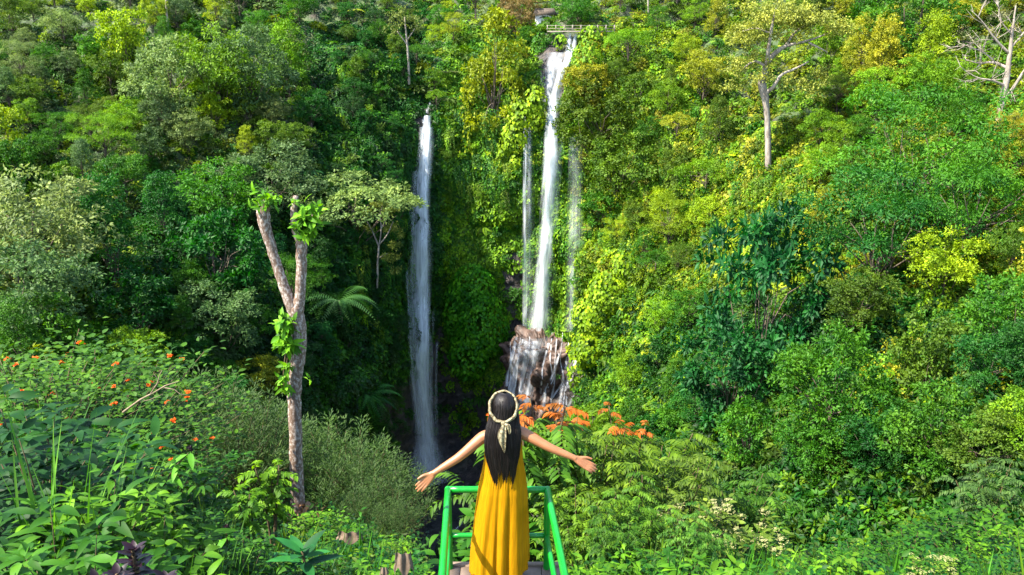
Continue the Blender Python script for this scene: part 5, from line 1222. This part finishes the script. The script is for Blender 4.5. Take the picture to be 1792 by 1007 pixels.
# legs and feet
for sx in (-1, 1):
    x_ = cxn + sx * .075; limb([(x_, 0, .85), (x_, .01, .48), (x_, -.005, .30), (x_, -.01, .09)], [.085, .055, .048, .033]); limb([(x_, -.03, .045), (x_ + sx * .01, .05, .045), (x_ + sx * .018, .15, .03)], [.032, .034, .026], squash=1.2)
    for q in range(5): limb([(x_ + sx * (.03 - .013 * q + .012) - sx * .01, .15, .026), (x_ + sx * (.03 - .013 * q + .012) - sx * .01, .19 - abs(q - 3.2) * .007, .02)], [.011, .008], 8)
me = bmb.mesh('body_raw'); bo = bpy.data.objects.new('body_raw', me); col.objects.link(bo)
rm = bo.modifiers.new('r', 'REMESH'); rm.mode = 'VOXEL'; rm.voxel_size = .0045; rm.use_smooth_shade = True
sm = bo.modifiers.new('s', 'SMOOTH'); sm.iterations = 4; sm.factor = .5
dg = bpy.context.evaluated_depsgraph_get(); bm_ = bpy.data.meshes.new_from_object(bo.evaluated_get(dg)); bpy.data.objects.remove(bo)
for p in bm_.polygons: p.use_smooth = True
bm_.materials.clear(); bm_.materials.append(M['skin']); bm_.name = 'body'; link('body', bm_, None, person)
# dress: gathered under the bust, long A-line skirt with folds
def zat(py, Y): return at(881, py, Y).z - PO.z
nz, na = 90, 260; zz = np.linspace(1.235, .155, nz); V = []; U = []
rsd = np.random.RandomState(4); ph = rsd.rand(8) * 6.283
for i, z in enumerate(zz):
    rx = np.interp(z, [.10, .35, .60, .85, 1.0, 1.06, 1.15, 1.235], [.232, .222, .205, .183, .157, .146, .141, .139])
    ry = np.interp(z, [.10, .35, .60, .85, 1.0, 1.06, 1.15, 1.235], [.215, .195, .170, .145, .118, .104, .100, .098])
    cx_ = cxn + np.interp(z, [.10, .6, 1.0], [-.035, -.018, 0]); A = np.interp(z, [.10, .5, .95, 1.04, 1.235], [.085, .062, .030, .006, .002])
    a = np.linspace(0, 2 * np.pi, na, endpoint=False)
    f = np.sin(5 * a + ph[0] + .6 * np.sin(z * 3)) * .5 + np.sin(9 * a + ph[1] + 1.0 * np.sin(z * 3.4 + 1)) * .32 + np.sin(17 * a + ph[2] + 1.4 * np.sin(z * 4)) * .16 + .07 * np.sin(31 * a + ph[3] + 2 * np.sin(z * 5))
    f = np.sign(f) * np.abs(f) ** .8
    # deep central pleats on the back
    for a0, wd, dp in [(-1.72, .07, -1.5), (-1.28, .06, -1.1), (-1.5, .10, .7), (-2.15, .09, .5), (-1.0, .1, .5)]:
        aa = np.angle(np.exp(1j * (a - (a0 + .06 * (1 - z) * (a0 + 1.5))))); f = f + dp * np.exp(-(aa / wd) ** 2)
    k = 1 + A * f + (.012 * np.sin(60 * a + 3 * np.sin(z * 9)) * (.9 < z < 1.07))
    hem = np.interp(z, [.155, .35], [1, 0]) * (.028 * np.sin(3 * a + 1.9) + .016 * np.sin(7 * a + .4) + .02 * np.sin(a + 1.2))
    V.append(np.stack([cx_ + rx * k * np.cos(a), ry * k * np.sin(a) - .005, z + hem], 1)); U.append(np.stack([np.arange(na) / na, np.full(na, z)], 1))
V = np.vstack(V); dm = make_mesh('dress', V, grid_tris(nz, na, True), smooth=True, uv=np.vstack(U)); dr = link('dress', dm, M['dress'], person)
so_ = dr.modifiers.new('thickness', 'SOLIDIFY'); so_.thickness = .003; so_.offset = 0
for sx in (-1, 1):
    tb = MB(); tube(tb, [(cxn + sx * .075, -.098, 1.225), (cxn + sx * .08, -.088, 1.30), (cxn + sx * .083, -.03, 1.375), (cxn + sx * .082, .04, 1.36), (cxn + sx * .078, .09, 1.23)], .006, 8); link('strap', tb.mesh('strap', True), M['dress'], dr)
tb = MB()
for q, (dx, dz) in enumerate([(-.02, .03), (.03, .035), (-.025, -.02), (.02, -.03)]): tube(tb, [(cxn + .04, -.118, 1.005), (cxn + .04 + dx * .6, -.13, 1.005 + dz), (cxn + .04 + dx, -.125, 1.0 + dz * .3 - .02)], [.004, .006, .003], 6)
link('bow', tb.mesh('bow', True), M['dress'], dr)
# hair: cap and long fall down the back
nz, na = 80, 180; V = []; U = []; tz = np.linspace(0, 1, nz)
for i, t in enumerate(tz):
    z = 1.618 - t * .60
    if z > 1.50: q = (z - 1.50) / .118; k = math.sqrt(max(0.0, 1 - q * q)); rx, ry, cy_ = .095 * k, .112 * k, .018
    else:
        rx = np.interp(z, [1.0, 1.06, 1.15, 1.25, 1.34, 1.42, 1.50], [.062, .092, .116, .126, .124, .106, .095]); ry = np.interp(z, [1.0, 1.1, 1.25, 1.36, 1.42, 1.50], [.026, .040, .052, .075, .098, .112]); cy_ = np.interp(z, [1.0, 1.1, 1.25, 1.36, 1.42, 1.5], [-.125, -.115, -.095, -.055, -.012, .018])
    a = np.linspace(0, 2 * np.pi, na, endpoint=False); lk_ = np.clip((1.5 - z) / .3, .12, 1)
    fo = .035 * np.sin(11 * a + 1 + .8 * math.sin(z * 6)) + .022 * np.sin(25 * a + 2 + z * 3) + .012 * np.sin(57 * a + 2 * math.sin(z * 7)); kk = 1 + lk_ * fo
    low = max(0, t - .72) / .28; zj = low * (.045 * np.sin(7 * a + 2) + .03 * np.sin(17 * a) + .02 * np.sin(41 * a))
    V.append(np.stack([cxn + rx * kk * np.cos(a) + .008 * math.sin(z * 9), cy_ + ry * kk * np.sin(a), z + zj], 1)); U.append(np.stack([np.arange(na) / na, np.full(na, t)], 1))
V = np.vstack(V); V[:na] = V[:na].mean(0); hm = make_mesh('hair', V, grid_tris(nz, na, True), smooth=True, uv=np.vstack(U)); hair = link('hair', hm, M['hair'], person)
# loose locks over the fall
tb = MB(); rsh = np.random.RandomState(6)
for k in range(230):
    a = -math.pi / 2 + rsh.uniform(-1.7, 1.7); ph_ = rsh.rand() * 6; P = []; tend = rsh.uniform(.82, 1.06)
    for t in np.linspace(rsh.uniform(.05, .35), tend, 13):
        i = min(nz - 1, int(min(t, 1) * (nz - 1))); j = int((a % 6.283) / 6.283 * na) % na; p = V[i * na + j].copy(); c = V[i * na:(i + 1) * na].mean(0); p = c + (p - c) * (1.012 + .02 * math.sin(t * 5 + ph_)); p[0] += .006 * math.sin(t * 8 + ph_)
        if t > 1: p[2] -= (t - 1) * .6
        P.append(p)
    tube(tb, P, np.linspace(.0028, .0008, 13), 4, cap=False)
link('loose_locks', tb.mesh('loose_locks', True), M['hair'], hair)['kind'] = 'stuff'
# headscarf
top = np.array([0, .05, 1.606]); nape = np.array([0, -.112, 1.435]); cen = (top + nape) / 2; ax = (top - nape) / 2; n_ = 64; V = []; U = []
perp = nrm(np.cross([1, 0, 0], ax))
for i in range(n_):
    a = 2 * math.pi * i / n_; p = cen + ax * math.cos(a) * .99 + np.array([.100 * math.sin(a), 0, 0]); rad = nrm(ax * math.cos(a) + np.array([.1 * math.sin(a), 0, 0])); wdt = .024 - .008 * (math.cos(a) < -.6)
    for j in range(8):
        b_ = 2 * math.pi * j / 8; V.append(p + np.array([cxn, 0, 0]) + rad * .0125 * math.cos(b_) * (1 + .25 * math.sin(a * 9 + j)) + perp * wdt * math.sin(b_))
F = grid_tris(n_ + 1, 8, True) % (n_ * 8); sb = MB(); sb.add(np.array(V), F); sf = link('headscarf', sb.mesh('headscarf', True), M['scarf'], person)
kn = nape + np.array([cxn + .004, -.012, -.002])
bk = len(bmb.V); mbk = MB(); u, v = np.meshgrid(np.linspace(.03, 3.11, 12), np.linspace(0, 6.283, 16, endpoint=False), indexing='ij'); S = np.stack([np.sin(u) * np.cos(v), np.sin(u) * np.sin(v), np.cos(u)], 2).reshape(-1, 3); mbk.add(S * (1 + .15 * np.sin(S[:, :1] * 9 + S[:, 2:] * 7)) * np.array([.02, .016, .016]) + kn, grid_tris(12, 16, True)); link('knot', mbk.mesh('knot', True), M['scarf'], sf)
def tail(pts, wd):
    n_ = 22; m_ = 9; P = np.array(pts, float); t = np.linspace(0, 1, n_); Q = np.stack([np.interp(t, np.linspace(0, 1, len(P)), P[:, k]) for k in range(3)], 1); Q = smooth1(Q, 2, 1); W_ = np.interp(t, np.linspace(0, 1, len(wd)), wd); V = []
    for i in range(n_):
        for j in range(m_):
            s = 2 * j / (m_ - 1) - 1; V.append(Q[i] + np.array([s * W_[i], -.007 * math.cos(s * 5 + 1.5 * t[i]) - .004, .006 * s * math.sin(6 * t[i])]))
    tb = MB(); tb.add(np.array(V), grid_tris(n_, m_)); o = link('scarf_tail', tb.mesh('scarf_tail', True), M['scarf'], sf); s_ = o.modifiers.new('t', 'SOLIDIFY'); s_.thickness = .003
tail([kn + [0, -.01, 0], kn + [-.012, -.03, -.055], kn + [-.012, -.036, -.12], kn + [.006, -.03, -.225]], [.010, .028, .034, .024, .001])
tail([kn + [.005, -.01, .004], kn + [.030, -.028, .002], kn + [.040, -.03, -.035], kn + [.042, -.026, -.072]], [.008, .017, .015, .002])
for sx in (-1, 1):
    x_ = cxn + sx * .085; tb = MB(); nn_ = 20; a = np.linspace(0, 6.283, nn_, endpoint=False); so2 = np.stack([x_ + .042 * np.cos(a), .07 + .135 * np.sin(a), 0 * a], 1)
    Vs = np.vstack([so2 + [0, 0, .001], so2 + [0, 0, .014], [[x_, .07, .001], [x_, .07, .014]]]); i = np.arange(nn_); j = (i + 1) % nn_
    tb.add(Vs, np.vstack([grid_tris(2, nn_, True), np.stack([j, i, np.full(nn_, 2 * nn_)], 1), np.stack([nn_ + i, nn_ + j, np.full(nn_, 2 * nn_ + 1)], 1)])); sn = link('sandal', tb.mesh('sandal'), M['sandal'], person)
    tb = MB(); tube(tb, [(x_ - .036, .11, .01), (x_ - .025, .11, .06), (x_ + .025, .11, .06), (x_ + .036, .11, .01)], .006, 6); tube(tb, [(x_ - .036, -.03, .01), (x_ - .03, -.065, .05), (x_ + .03, -.065, .05), (x_ + .036, -.03, .01)], .006, 6); link('strap', tb.mesh('strap', True), M['sandal'], sn)
